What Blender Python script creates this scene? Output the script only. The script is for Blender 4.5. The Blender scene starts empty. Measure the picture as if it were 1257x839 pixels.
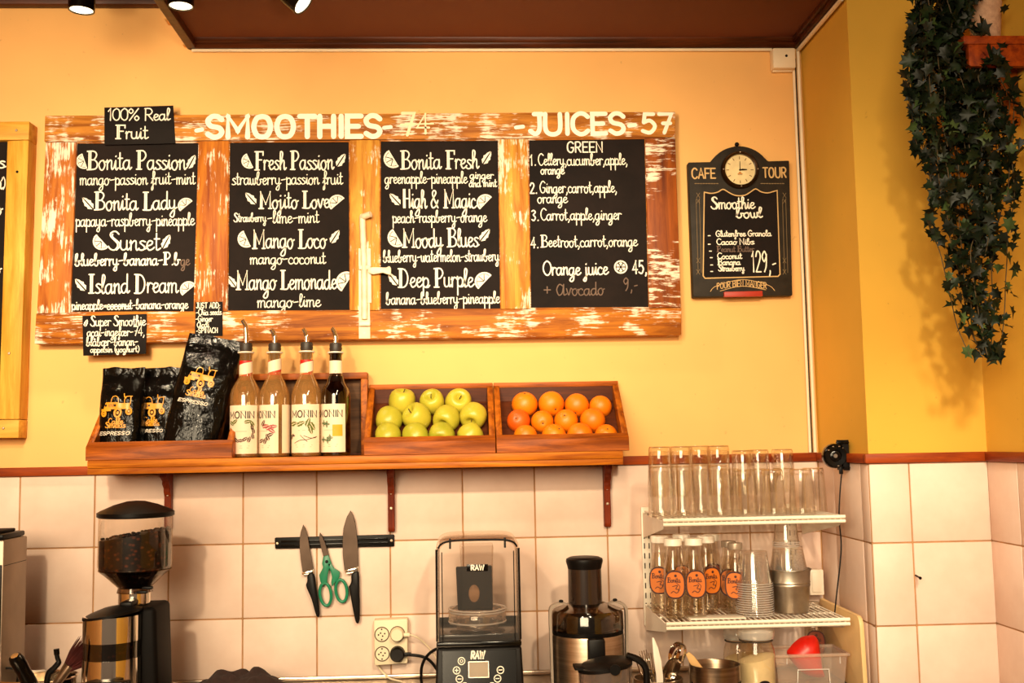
import bpy, bmesh, math, random
from mathutils import Vector, Matrix, Euler, noise as mnoise
R = random.Random(7)
PI = math.pi
SC = bpy.context.scene
COL = SC.collection
V = Vector

# ------------------------------------------------------------------ camera
OZ = 1.288                                   # height of the first tile joint above the floor
CAM = V((0.0002, -3.0619, 0.2615 + OZ)); FPX = 1345.63
PITCH, YAW, ROLL = 0.09237, 0.0472, -0.01821
_f = V((math.sin(YAW) * math.cos(PITCH), math.cos(YAW) * math.cos(PITCH), math.sin(PITCH)))
_r = V((math.cos(YAW), -math.sin(YAW), 0)); _u = _r.cross(_f)
_R = _r * math.cos(ROLL) + _u * math.sin(ROLL)
_U = -_r * math.sin(ROLL) + _u * math.cos(ROLL)
cam = bpy.data.cameras.new('camera'); cam_o = bpy.data.objects.new('camera', cam); COL.objects.link(cam_o)
cam.sensor_width = 36; cam.lens = FPX / 1257 * 36; cam.clip_start = 0.05
m = Matrix((_R, _U, -_f)).transposed().to_4x4(); m.translation = CAM; cam_o.matrix_world = m
SC.camera = cam_o

def at(u, v, Y):
    """the point of the plane at depth Y (0 = back wall) seen at photograph pixel (u, v)"""
    d = _f + _R * ((u - 628.5) / FPX) - _U * ((v - 419.5) / FPX)
    return CAM + d * ((Y - CAM.y) / d.y)
def pxm(Y): return FPX / (Y - CAM.y)         # pixels per metre at depth Y

# ------------------------------------------------------------------ world, light, exposure
SC.view_settings.view_transform = 'Standard'; SC.view_settings.look = 'None'
SC.view_settings.gamma = 1; SC.view_settings.use_curve_mapping = False
SC.view_settings.exposure = 0.0
SC.cycles.max_bounces = 10; SC.cycles.transparent_max_bounces = 48
SC.cycles.caustics_reflective = False; SC.cycles.caustics_refractive = False
W = bpy.data.worlds.new('world'); SC.world = W; W.use_nodes = True
W.node_tree.nodes['Background'].inputs[0].default_value = (1.0, 0.70, 0.46, 1)
W.node_tree.nodes['Background'].inputs[1].default_value = 0.2

def lamp(name, kind, loc, target, power, color=(1, .72, .42), size=.3, size_y=None, angle=60, blend=.6, parent=None):
    l = bpy.data.lights.new(name, kind); l.energy = power; l.color = color
    if kind == 'AREA':
        l.size = size
        if size_y: l.shape = 'RECTANGLE'; l.size_y = size_y
    if kind == 'SPOT': l.spot_size = math.radians(angle); l.spot_blend = blend; l.shadow_soft_size = size
    if kind == 'POINT': l.shadow_soft_size = size
    o = bpy.data.objects.new(name, l); COL.objects.link(o); o.location = loc
    o.rotation_euler = (V(target) - V(loc)).to_track_quat('-Z', 'Y').to_euler()
    return o
WARM = (1, .80, .54)
# unseen area fills added to brighten the scene; neither is a built fixture
lamp('front_fill', 'AREA', (-1.2, -5.4, 2.45), (0.1, 0, 1.3), 232, (1, .80, .53), 2.4, 1.4)
lamp('overhead_fill', 'AREA', (0.9, -2.7, 3.1), (0.3, 0, 1.5), 70, (1, .80, .55), .7, .7)
# unseen free-floating spots added to light the menu wall and the pier
lamp('wall_fill_spot', 'SPOT', (0.0, -1.45, 2.22), (0.02, 0, 2.36), 58, WARM, .05, angle=78, blend=1)
lamp('wall_fill_spot', 'SPOT', (-0.95, -1.4, 2.22), (-1.15, 0, 2.15), 56, WARM, .05, angle=70, blend=1)
lamp('wall_fill_spot', 'SPOT', (-0.85, -3.2, 2.62), (-0.72, 0, 1.42), 182, (1, .80, .51), .06, angle=44, blend=.8)
lamp('wall_fill_spot', 'SPOT', (0.5, -3.2, 2.62), (0.42, 0, 1.42), 205, (1, .81, .53), .06, angle=44, blend=.8)
lamp('wall_fill_spot', 'SPOT', (0.25, -1.6, 2.62), (0.25, 0, 1.55), 40, WARM, .06, angle=62, blend=1)
lamp('wall_fill_spot', 'SPOT', (0.95, -2.0, 2.3), (1.16, -.35, 1.15), 85, (1, .84, .62), .06, angle=38, blend=1)

# ------------------------------------------------------------------ materials
def srgb(h):
    h = h.lstrip('#'); c = [int(h[i:i + 2], 16) / 255 for i in (0, 2, 4)]
    return tuple(x / 12.92 if x <= .04045 else ((x + .055) / 1.055) ** 2.4 for x in c) + (1,)
class Nodes:
    def __init__(s, name):
        s.m = bpy.data.materials.new(name); s.m.use_nodes = True; s.t = s.m.node_tree
        s.b = s.t.nodes['Principled BSDF']; s.out = s.t.nodes['Material Output']
    def n(s, typ, **kw):
        x = s.t.nodes.new(typ)
        for k, v in kw.items():
            if k.startswith('i_'):
                key = k[2:].replace('_', ' ')
                x.inputs[int(key) if key.isdigit() else key].default_value = v
            else: setattr(x, k, v)
        return x
    def l(s, a, b): s.t.links.new(a, b)
    def coord(s, scale=(1, 1, 1), loc=(0, 0, 0), rot=(0, 0, 0)):
        c = s.n('ShaderNodeTexCoord'); mp = s.n('ShaderNodeMapping')
        mp.inputs['Scale'].default_value = scale; mp.inputs['Location'].default_value = loc; mp.inputs['Rotation'].default_value = rot
        s.l(c.outputs['Object'], mp.inputs[0]); return mp.outputs[0]
    def noise(s, vec, scale, detail=3, rough=.5, dist=0):
        x = s.n('ShaderNodeTexNoise'); x.inputs['Scale'].default_value = scale; x.inputs['Detail'].default_value = detail
        x.inputs['Roughness'].default_value = rough; x.inputs['Distortion'].default_value = dist
        if vec: s.l(vec, x.inputs['Vector'])
        return x.outputs[0]
    def ramp(s, fac, stops):
        r = s.n('ShaderNodeValToRGB'); e = r.color_ramp.elements
        while len(e) < len(stops): e.new(.5)
        for i, (p, c) in enumerate(stops): e[i].position = p; e[i].color = c
        s.l(fac, r.inputs[0]); return r.outputs[0]
    def mix(s, fac, a, b):
        x = s.n('ShaderNodeMix', data_type='RGBA')
        for inp, val in ((x.inputs[0], fac), (x.inputs[6], a), (x.inputs[7], b)):
            if hasattr(val, 'is_output'): s.l(val, inp)
            else: inp.default_value = val
        return x.outputs[2]
    def bump(s, h, strength, dist=.002):
        b = s.n('ShaderNodeBump'); b.inputs['Strength'].default_value = strength; b.inputs['Distance'].default_value = dist
        s.l(h, b.inputs['Height']); s.l(b.outputs[0], s.b.inputs['Normal'])
    def set(s, **kw):
        for k, v in kw.items(): s.b.inputs[k.replace('_', ' ')].default_value = v
def plain(name, col, rough=.5, metal=0, var=.12, scale=18, bump=0, coat=0, **kw):
    n = Nodes(name); c = srgb(col) if isinstance(col, str) else col
    f = n.noise(n.coord(), scale, 4)
    lo = tuple(x * (1 - var) for x in c[:3]) + (1,); hi = tuple(min(1, x * (1 + var)) for x in c[:3]) + (1,)
    n.l(n.ramp(f, [(.3, lo), (.7, hi)]), n.b.inputs['Base Color'])
    n.set(Roughness=rough, Metallic=metal)
    if coat: n.b.inputs['Coat Weight'].default_value = coat
    if bump: n.bump(f, bump, .003)
    for k, v in kw.items(): n.b.inputs[k.replace('_', ' ')].default_value = v
    return n.m
def wood(name, dark, light, axis='x', rough=.5, fine=1.0, knots=0, white=0, white_dir='along', gloss=0, mid=None):
    n = Nodes(name); s = {'x': (1.2, 14, 14), 'y': (14, 1.2, 14), 'z': (14, 14, 1.2)}[axis]
    v = n.coord(tuple(q * fine for q in s))
    f = n.noise(v, 3.2, 6, .62, .6)
    stops = [(.32, srgb(dark)), (.68, srgb(light))] if not mid else [(.3, srgb(dark)), (.5, srgb(mid)), (.72, srgb(light))]
    c = n.ramp(f, stops)
    g = n.noise(v, 11, 3, .6)
    c = n.mix(n.ramp(g, [(.55, (0, 0, 0, 1)), (.75, (.45, .45, .45, 1))]), c, srgb(dark))
    if knots:
        k = n.n('ShaderNodeTexVoronoi'); n.l(n.coord({'x': (3, 7, 7), 'y': (7, 3, 7), 'z': (7, 7, 3)}[axis]), k.inputs[0]); k.inputs['Scale'].default_value = knots
        c = n.mix(n.ramp(k.outputs['Distance'], [(.04, (.85, .85, .85, 1)), (.14, (0, 0, 0, 1))]), c, srgb('#5a2a0c'))
    if white:
        d = {'along': s, 'across': {'x': (30, 4, 5), 'z': (5, 4, 30)}.get(axis, s), 'both': (9, 9, 9), 'fine': tuple(q_ * 3.4 for q_ in s)}[white_dir]
        w1 = n.noise(n.coord(d, (3, 1, 5)), 4.0, 5, .7, .4)
        w2 = n.noise(n.coord((1, 1, 1), (9, 2, 1)), 13.0 if white_dir == 'fine' else 7.0, 3, .6)
        mm = n.n('ShaderNodeMath', operation='MULTIPLY'); n.l(w1, mm.inputs[0]); n.l(w2, mm.inputs[1])
        t = .36 - white * .12
        c = n.mix(n.ramp(mm.outputs[0], [(t, (0, 0, 0, 1)), (t + .05, (.95, .95, .95, 1))]), c, srgb('#efe0c8'))
    n.l(c, n.b.inputs['Base Color']); n.set(Roughness=rough, Specular_IOR_Level=.22)
    if gloss: n.b.inputs['Coat Weight'].default_value = gloss; n.b.inputs['Coat Roughness'].default_value = .25
    n.bump(f, .35, .002); return n.m
def clear(name, tint=(.97, .97, .95), gloss=.12, edge=.45, rough=.03, fog=0, fogcol=(.9, .85, .8)):
    """thin clear glass or plastic: mostly see-through, reflecting more at grazing angles"""
    n = Nodes(name); t = n.t; t.nodes.remove(n.b)
    tr = n.n('ShaderNodeBsdfTransparent'); lw0 = n.n('ShaderNodeLayerWeight'); lw0.inputs[0].default_value = .5
    n.l(n.ramp(lw0.outputs['Facing'], [(.55, tint + (1,)), (.97, (tint[0] * .76, tint[1] * .66, tint[2] * .54, 1))]), tr.inputs[0])
    gl = n.n('ShaderNodeBsdfGlossy'); gl.inputs['Roughness'].default_value = rough; gl.inputs[0].default_value = (1, .97, .92, 1)
    lw = n.n('ShaderNodeLayerWeight'); lw.inputs[0].default_value = .35
    mr = n.n('ShaderNodeMapRange'); mr.inputs['To Min'].default_value = gloss * .35; mr.inputs['To Max'].default_value = edge
    n.l(lw.outputs['Facing'], mr.inputs[0])
    mx = n.n('ShaderNodeMixShader'); n.l(mr.outputs[0], mx.inputs[0]); n.l(tr.outputs[0], mx.inputs[1]); n.l(gl.outputs[0], mx.inputs[2])
    last = mx
    if fog:
        df = n.n('ShaderNodeBsdfDiffuse'); df.inputs[0].default_value = fogcol + (1,)
        m2 = n.n('ShaderNodeMixShader'); m2.inputs[0].default_value = fog
        n.l(mx.outputs[0], m2.inputs[1]); n.l(df.outputs[0], m2.inputs[2]); last = m2
    n.l(last.outputs[0], n.out.inputs[0]); return n.m

M = {}
M['plaster'] = plain('plaster_cream', '#efb761', .8, var=.06, scale=2.5, bump=.06)
def plaster(name, col):
    n = Nodes(name); c = srgb(col)
    big = n.noise(n.coord(), 1.6, 4, .6); fine = n.noise(n.coord(), 90, 3)
    lo = tuple(x * .9 for x in c[:3]) + (1,); hi = tuple(min(1, x * 1.07) for x in c[:3]) + (1,)
    col_ = n.ramp(big, [(.3, lo), (.7, hi)])
    sp = n.noise(n.coord(), 60, 2); col_ = n.mix(n.ramp(sp, [(.72, (0, 0, 0, 1)), (.78, (.25, .25, .25, 1))]), col_, srgb('#7a4a18'))
    n.l(col_, n.b.inputs['Base Color']); n.set(Roughness=.75); n.bump(fine, .12, .0015); return n.m
M['plaster'] = plaster('plaster_cream', '#efb76c')
M['plaster_yellow'] = plaster('plaster_yellow', '#dcaa3a')
M['grout'] = plain('grout', '#a87b50', .9, var=.25)
n = Nodes('glazed_tile'); f = n.noise(n.coord(), 3.5, 5, .65); fi = n.noise(n.coord(), 55, 2)
c = n.ramp(f, [(.3, srgb('#dcbdaa')), (.7, srgb('#ecd3c2'))]); n.l(c, n.b.inputs['Base Color'])
n.set(Roughness=.5, Specular_IOR_Level=.28); n.bump(fi, .06, .001); M['tile'] = n.m
M['trim_wood'] = wood('trim_redwood', '#6e2408', '#a8480f', 'x', .5)
M['trim_wood_y'] = wood('trim_redwood_deep', '#6e2408', '#a8480f', 'y', .5)
M['ceiling'] = plaster('ceiling_brown', '#6a300a')
M['mould'] = wood('moulding_brown', '#2e1206', '#5a2a10', 'x', .4)
M['shelf_wood'] = wood('shelf_wood', '#8e4006', '#d8821a', 'x', .45, knots=.5)
M['crate_x'] = wood('crate_wood', '#5e2504', '#b85e0e', 'x', .5, knots=.7)
M['crate_y'] = wood('crate_wood_side', '#6e2e04', '#c26a12', 'y', .5, knots=.5)
M['crate_dark'] = wood('crate_wood_shaded', '#35150a', '#5c2a0e', 'x', .6)  # crate wood coloured darker for the shade inside the crates
M['bracket'] = wood('bracket_redwood', '#561a06', '#8c3410', 'z', .5)
M['rail_top'] = wood('painted_rail', '#7e3e0a', '#d28c34', 'x', .6, white=.7, white_dir='fine')
M['rail_bot'] = wood('painted_rail_low', '#74380a', '#cc7c20', 'x', .6, white=.55, white_dir='fine')
M['stile_worn'] = wood('scraped_stile', '#8a4210', '#cc7c2e', 'z', .6, white=.75, white_dir='fine')
M['stile_knot'] = wood('knotty_stile', '#843a08', '#cf7e22', 'z', .55, knots=1.0, white=.2, white_dir='fine')
M['stile_lit'] = wood('lit_stile', '#a05c14', '#dba23e', 'z', .55, white=.62, white_dir='fine')  # lighter tone stands for lamp light on these stiles; white scrapes are wear
M['stile_dark'] = wood('scratched_stile', '#5a2406', '#9c5014', 'z', .55, white=.8, white_dir='across')
M['pine'] = wood('pine_board', '#c0801c', '#e6b248', 'z', .5, knots=.4)
M['pine_x'] = wood('pine_rail', '#c0801c', '#e6b248', 'x', .5, knots=.4)
n = Nodes('blackboard'); f = n.noise(n.coord(), 5, 5, .7, .5); n.l(n.ramp(f, [(.35, srgb('#120c0a')), (.75, srgb('#221814'))]), n.b.inputs['Base Color'])
n.set(Roughness=.7, Specular_IOR_Level=.12); M['slate'] = n.m
M['chalk'] = plain('white_chalk_paint', '#f4ead8', .8, var=.05)
M['chalk_dim'] = plain('rubbed_chalk', '#6a564a', .9, var=.1)
M['sign_card'] = plain('black_card', '#150f0d', .7, var=.2, Specular_IOR_Level=.15)
M['white_paint'] = plain('white_block_paint', '#fbefdc', .7, var=.06)
M['white_thin'] = plain('thin_white_paint', '#f8e4bc', .7, var=.06)
M['latch'] = plain('chipped_white_enamel', '#ead7b8', .5, var=.18, scale=40, bump=.3)
M['screw'] = plain('screw_metal', '#b9a48c', .35, .9)
M['black'] = plain('black_plastic', '#0b0807', .42, var=.2, Specular_IOR_Level=.15)
M['black_gloss'] = plain('gloss_black', '#080605', .18, var=.2, Specular_IOR_Level=.22)
M['black_matt'] = plain('matt_black', '#0b0807', .6, var=.2, Specular_IOR_Level=.1)
M['steel'] = plain('brushed_steel', '#c9b8a6', .28, 1, var=.08, scale=8)
M['chrome'] = plain('chrome', '#e6dccf', .1, 1, var=.03)
M['galv'] = plain('galvanised', '#a39a8c', .38, 1, var=.2, scale=25)
M['blade'] = plain('knife_steel', '#55463c', .38, 1, var=.25, scale=12)
M['white_plastic'] = plain('white_plastic', '#eadbc6', .4, var=.04)
M['white_wire'] = plain('white_coated_wire', '#f3e6d2', .35, var=.04)
M['glass'] = clear('drinking_glass', (.975, .97, .95), .16, .62)
M['bottle_glass'] = clear('bottle_glass', (.93, .90, .84), .12, .5)
M['cup_rim'] = clear('cup_rim', (.9, .85, .8), .25, .6, .1, .35)
M['cup_plastic'] = clear('clear_plastic', (.965, .955, .94), .10, .5, .08, .03)
M['hopper'] = clear('hopper_plastic', (.95, .92, .88), .08, .35, .04)
M['smoke'] = clear('smoked_plastic', (.42, .33, .25), .14, .45, .06)
M['dome'] = clear('dome_plastic', (.93, .90, .87), .22, .6, .05, .025)
M['jug_clear'] = clear('jug_clear', (.96, .94, .92), .1, .5, .05)
M['rim_plastic'] = clear('rim_plastic', (.8, .72, .64), .3, .7, .08, .3)
M['tub'] = clear('frosted_tub', (.93, .84, .76), .1, .4, .2, .16, (.95, .8, .68))
M['ivory'] = plain('ivory_plastic', '#ecd8b6', .5, var=.05)
# ------------------------------------------------------------------ mesh helpers
class MB:
    def __init__(s): s.v = []; s.f = []; s.mi = []
    def add(s, verts, faces, mi=0, mat=None):
        o = len(s.v)
        s.v += [(mat @ V(p)) if mat is not None else V(p) for p in verts]
        s.f += [tuple(i + o for i in f) for f in faces]; s.mi += [mi] * len(faces); return s
    def bm(s, bm, mi=0, mat=None):
        bm.verts.ensure_lookup_table(); bm.verts.index_update()
        s.add([v.co.copy() for v in bm.verts], [[v.index for v in f.verts] for f in bm.faces], mi, mat); bm.free(); return s
    def box(s, x0, x1, y0, y1, z0, z1, bev=0, seg=2, mi=0, mat=None):
        b = bmesh.new(); bmesh.ops.create_cube(b, size=1)
        for v in b.verts: v.co = V((x0 + (v.co.x + .5) * (x1 - x0), y0 + (v.co.y + .5) * (y1 - y0), z0 + (v.co.z + .5) * (z1 - z0)))
        if bev: bmesh.ops.bevel(b, geom=b.edges[:], offset=bev, segments=seg, affect='EDGES', profile=.5)
        return s.bm(b, mi, mat)
    def prism(s, front, off, bev=0, seg=2, mi=0, mat=None):
        """polygon (3D points) swept along the vector off"""
        b = bmesh.new(); off = V(off)
        a = [b.verts.new(V(p)) for p in front]; c = [b.verts.new(V(p) + off) for p in front]; k = len(a)
        b.faces.new(a); b.faces.new(c[::-1])
        for i in range(k): b.faces.new((a[i], c[i], c[(i + 1) % k], a[(i + 1) % k]))
        bmesh.ops.recalc_face_normals(b, faces=b.faces[:])
        if bev: bmesh.ops.bevel(b, geom=b.edges[:], offset=bev, segments=seg, affect='EDGES', profile=.5)
        return s.bm(b, mi, mat)
    def lathe(s, prof, c=(0, 0, 0), seg=32, mi=0, mat=None, sx=1, sy=1):
        """profile of (radius, height) turned about z through c"""
        vs = []; fs = []; rows = []
        for r, z in prof:
            if r < 1e-6: rows.append([len(vs)]); vs.append((c[0], c[1], c[2] + z))
            else:
                rows.append(list(range(len(vs), len(vs) + seg)))
                vs += [(c[0] + sx * r * math.cos(2 * PI * i / seg), c[1] + sy * r * math.sin(2 * PI * i / seg), c[2] + z) for i in range(seg)]
        for a, b in zip(rows, rows[1:]):
            for i in range(seg):
                j = (i + 1) % seg
                if len(a) == 1 and len(b) == 1: continue
                if len(a) == 1: fs.append((a[0], b[i], b[j]))
                elif len(b) == 1: fs.append((a[i], a[j], b[0]))
                else: fs.append((a[i], a[j], b[j], b[i]))
        return s.add(vs, fs, mi, mat)
    def tube(s, pts, r, seg=10, closed=False, mi=0, mat=None, flat=1):
        pts = [V(p) for p in pts]; k = len(pts); rr = r if isinstance(r, (list, tuple)) else [r] * k
        vs = []; fs = []; up = None
        for i, p in enumerate(pts):
            a = pts[(i - 1) % k] if (closed or i) else p; b = pts[(i + 1) % k] if (closed or i < k - 1) else p
            t = (b - a).normalized()
            if up is None: up = V((0, 0, 1)) if abs(t.z) < .9 else V((1, 0, 0))
            n1 = (up - t * up.dot(t)).normalized(); n2 = t.cross(n1); up = n1
            vs += [p + (n1 * math.cos(2 * PI * j / seg) + n2 * math.sin(2 * PI * j / seg) * flat) * rr[i] for j in range(seg)]
        for i in range(k if closed else k - 1):
            for j in range(seg):
                a = i * seg; b = ((i + 1) % k) * seg; q = (j + 1) % seg
                fs.append((a + j, a + q, b + q, b + j))
        if not closed: fs += [tuple(range(seg))[::-1], tuple(range((k - 1) * seg, k * seg))]
        return s.add(vs, fs, mi, mat)
    def ball(s, c, r, seg=20, ring=12, mi=0, mat=None):
        r = r if isinstance(r, (tuple, list)) else (r, r, r)
        b = bmesh.new(); bmesh.ops.create_uvsphere(b, u_segments=seg, v_segments=ring, radius=1)
        for v in b.verts: v.co = V((c[0] + v.co.x * r[0], c[1] + v.co.y * r[1], c[2] + v.co.z * r[2]))
        return s.bm(b, mi, mat)
    def build(s, name, mats, parent=None, sharp=38, sub=0):
        me = bpy.data.meshes.new(name); base = wloc(parent)
        me.from_pydata([v - base for v in s.v], [], s.f)
        for m_ in (mats if isinstance(mats, (list, tuple)) else [mats]): me.materials.append(m_)
        if s.f: me.polygons.foreach_set('material_index', s.mi)
        b = bmesh.new(); b.from_mesh(me); bmesh.ops.recalc_face_normals(b, faces=b.faces[:]); b.to_mesh(me); b.free()
        me.polygons.foreach_set('use_smooth', [True] * len(me.polygons)); me.set_sharp_from_angle(angle=math.radians(sharp))
        o = bpy.data.objects.new(name, me); COL.objects.link(o)
        if parent: o.parent = parent
        if sub:
            md = o.modifiers.new('sub', 'SUBSURF'); md.levels = md.render_levels = sub
        return o
def wloc(o):
    p = V((0, 0, 0))
    while o is not None: p = p + o.location; o = o.parent
    return p
def tag(o, label, cat, group=None, kind=None):
    o['label'] = label; o['category'] = cat
    if group: o['group'] = group
    if kind: o['kind'] = kind
    return o
def thing(name, label, cat, loc=(0, 0, 0), group=None):
    o = bpy.data.objects.new(name, None); COL.objects.link(o); o.location = loc; o.empty_display_size = .05
    return tag(o, label, cat, group)
def struct(mb, name, mat, parent=None, **k):
    o = mb.build(name, mat, parent, **k); o['kind'] = 'structure'; return o
KIDS = {}
def copy_tree(o, parent=None):
    c = o.copy(); COL.objects.link(c); c.parent = parent
    for ch in o.children: copy_tree(ch, c)
    return c
def put(proto, first, loc, rot, label, group=None, scale=None):
    o = proto if first else copy_tree(proto)
    o.location = loc; o.rotation_euler = rot; o['label'] = label
    if group: o['group'] = group
    if scale: o.scale = scale
    return o
def smooth(pts, k=5, closed=False):
    n_ = len(pts)
    if n_ < 3: return list(pts)
    out = []
    rng = range(n_ if closed else n_ - 1)
    for i in rng:
        g = (lambda j: pts[j % n_]) if closed else (lambda j: pts[max(0, min(n_ - 1, j))])
        p0, p1, p2, p3 = (V(g(i + d)) for d in (-1, 0, 1, 2))
        for q in range(k):
            t = q / k
            out.append(.5 * ((2 * p1) + (p2 - p0) * t + (2 * p0 - 5 * p1 + 4 * p2 - p3) * t * t + (3 * p1 - p0 - 3 * p2 + p3) * t ** 3))
    if not closed: out.append(V(pts[-1]))
    return out

# ------------------------------------------------------------------ hand lettering: one pen stroke per string, tenths of the x-height
LOW = {
'a': (10, "7,9 4,10 1,8 0,4 2,0 5,1 7,6 7,10|7,10 7,3 8,0 10,2"), 'b': (10, "0,2 3,12 4,18 3,20 1,17 1,4 2,0 5,0 7,4 6,8 10,8"),
'c': (8, "6,8 4,10 1,8 0,4 2,0 5,0 8,2"), 'd': (10, "7,9 4,10 1,8 0,4 2,0 5,1 7,6|7,20 7,3 8,0 10,2"),
'e': (8, "0,4 5,6 6,9 3,10 1,7 1,3 3,0 6,1 8,3"), 'f': (7, "0,2 4,10 6,17 5,20 3,19 3,0 3,-7 1,-9 1,-5 4,0 7,2|1,9 6,9"),
'g': (10, "7,9 4,10 1,8 0,4 2,0 5,1 7,6|7,10 7,-5 4,-9 1,-7 5,-2 10,2"), 'h': (9, "0,2 3,12 4,18 2,20 1,17 1,0|1,5 4,10 6,9 6,3 7,0 9,2"),
'i': (5, "0,2 2,10 2,3 3,0 5,2|2,14.5 2.3,15"), 'j': (6, "2,10 2,-6 0,-9 -2,-7 2,-2 6,2|2,14.5 2.3,15"),
'k': (8, "1,20 1,0|6,10 1,5 6,0 8,2"), 'l': (5, "0,2 3,12 4,18 2,20 1,16 1,4 2,0 5,2"),
'm': (13, "0,8 1,10 1,0|1,6 3,10 5,9 5,0|5,6 7,10 10,9 10,3 11,0 13,2"), 'n': (9, "0,8 1,10 1,0|1,6 4,10 6,9 6,3 7,0 9,2"),
'o': (9, "5,10 2,9 0,5 2,0 5,0 7,5 5,10 7,8 9,9"), 'p': (9, "0,8 1,10 1,-9|1,7 4,10 7,8 7,3 4,0 1,2|4,0 7,0 9,2"),
'q': (9, "7,9 3,10 0,4 3,0 7,6|7,10 7,-9"), 'r': (7, "0,8 1,10 1,0|1,6 3,10 5,10 7,9"), 's': (7, "6,9 3,10 1,8 5,4 5,1 2,0 0,1|5,1 7,2"),
't': (6, "2,18 2,3 3,0 6,2|0,12 5,12"), 'u': (9, "0,10 0,3 2,0 5,1 6,4|6,10 6,3 7,0 9,2"), 'v': (8, "0,10 3,0 6,10 8,9"),
'w': (11, "0,10 1,2 3,0 5,3 5,9|5,3 7,0 9,3 9,10 11,9"), 'x': (8, "0,10 6,0|6,10 0,0"), 'y': (9, "0,10 0,4 2,1 5,2 6,5|6,10 6,-5 4,-9 1,-7 4,-2 9,2"),
'z': (8, "0,10 6,10 0,0 7,0"), '\xe7': (8, "6,8 4,10 1,8 0,4 2,0 5,0 8,2|4,0 5,-3 2,-4"),
'\xe5': (10, "7,9 4,10 1,8 0,4 2,0 5,1 7,6 7,10|7,10 7,3 8,0 10,2|4,16 2.5,14.5 4,13 5.5,14.5 4,16"),
'\xe6': (14, "6,9 3,10 0,4 2,0 5,1 7,6|7,6 12,6 11,9 9,10 7,6 7,2 9,0 12,1 14,3|7,10 7,2")}
CAP = {
'B': (14, "2,0 2,20|4,0 4,20|0,20 8,20 11,16 8,11 4,11|8,11 12,7 10,1 0,0"), 'P': (13, "2,0 2,20|4,0 4,20|0,20 8,20 11,15 8,10 4,9|0,0 6,0"),
'L': (12, "2,0 2,20|4,1 4,20|0,20 6,20|0,0 9,0 11,5"), 'S': (12, "10,17 7,20 3,19 2,15 8,8 9,4 6,0 2,1 0,4|4,17 4,14 10,8 11,4 8,0"),
'I': (8, "2,0 2,20|4,0 4,20|0,20 6,20|0,0 6,0"), 'D': (15, "2,0 2,20|4,0 4,20|0,20 8,19 12,12 11,4 7,0 0,0"),
'F': (12, "2,0 2,20|4,0 4,20|!0,20 11,20 11,16|4,11 9,11|0,0 6,0"), 'M': (18, "!2,0 2,20 9,5 15,20 15,0|3.8,16 3.8,0|0,0 6,0|13,0 17,0"),
'H': (14, "2,0 2,20|4,0 4,20|11,20 11,0|4,10 11,10"), 'C': (11, "10,17 6,20 2,17 0,10 2,3 6,0 11,4"),
'G': (12, "10,17 6,20 2,16 0,9 3,1 8,1 10,8 6,9"), 'O': (13, "6,20 2,17 0,10 2,3 6,0 10,3 12,10 10,17 6,20"),
'A': (14, "9,14 4,17 0,9 3,0 8,4 10,17|10,17 10,3 11,0 14,2"), 'N': (13, "!1,0 1,20 10,0 10,20"), 'J': (9, "8,20 8,4 5,0 1,2|4,20 9,20"),
'R': (12, "1,0 1,20|0,20 7,20 10,15 7,10 1,10|4,10 11,0"), '&': (14, "11,0 3,14 5,19 8,16 1,6 3,0 8,2 11,8")}
BLK = {
'A': (13, "!0,0 6,20 12,0|!2.5,7 9.5,7"), 'B': (12, "!0,0 0,20|0,20 7,20 10,15 7,11 0,11|7,11 11,6 7,0 0,0"), 'C': (12, "11,17 8,20 4,20 0,15 0,5 4,0 8,0 11,3"),
'D': (13, "!0,0 0,20|0,20 6,20 11,15 11,5 6,0 0,0"), 'E': (11, "!10,20 0,20 0,0 10,0|!0,10 8,10"), 'F': (11, "!10,20 0,20 0,0|!0,10 8,10"),
'G': (13, "11,17 8,20 4,20 0,15 0,5 4,0 8,0 11,4|!11,4 11,9 7,9"), 'H': (12, "!0,0 0,20|!10,0 10,20|!0,10 10,10"), 'I': (3, "!1,0 1,20"),
'J': (9, "7,20 7,5 4,0 0,3|!3,20 9,20"), 'K': (12, "!0,0 0,20|!10,20 0,9|!3,12 11,0"), 'L': (10, "!0,20 0,0 9,0"), 'M': (16, "!0,0 0,20 7,6 14,20 14,0"),
'N': (13, "!0,0 0,20 11,0 11,20"), 'O': (14, "6,20 2,18 0,10 2,2 6,0 10,2 12,10 10,18 6,20"), 'P': (12, "!0,0 0,20|0,20 7,20 10,15 7,10 0,9"),
'Q': (14, "6,20 1,16 0,10 2,2 6,0 10,2 12,10 10,18 6,20|!8,5 12,0"), 'R': (12, "!0,0 0,20|0,20 7,20 10,15 7,10 0,10|!4,10 10,0"),
'S': (12, "10,17 7,20 3,20 0,16 2,11 8,9 10,5 8,1 4,0 0,3"), 'T': (12, "!0,20 11,20|!5.5,20 5.5,0"), 'U': (13, "0,20 0,5 3,0 8,0 11,5 11,20"),
'V': (13, "!0,20 6,0 12,20"), 'W': (18, "!0,20 4,0 8,16 12,0 16,20"), 'X': (12, "!0,0 10,20|!0,20 10,0"), 'Y': (12, "!0,20 5,10 10,20|!5,10 5,0"), 'Z': (12, "!0,20 10,20 0,0 10,0")}
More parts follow.
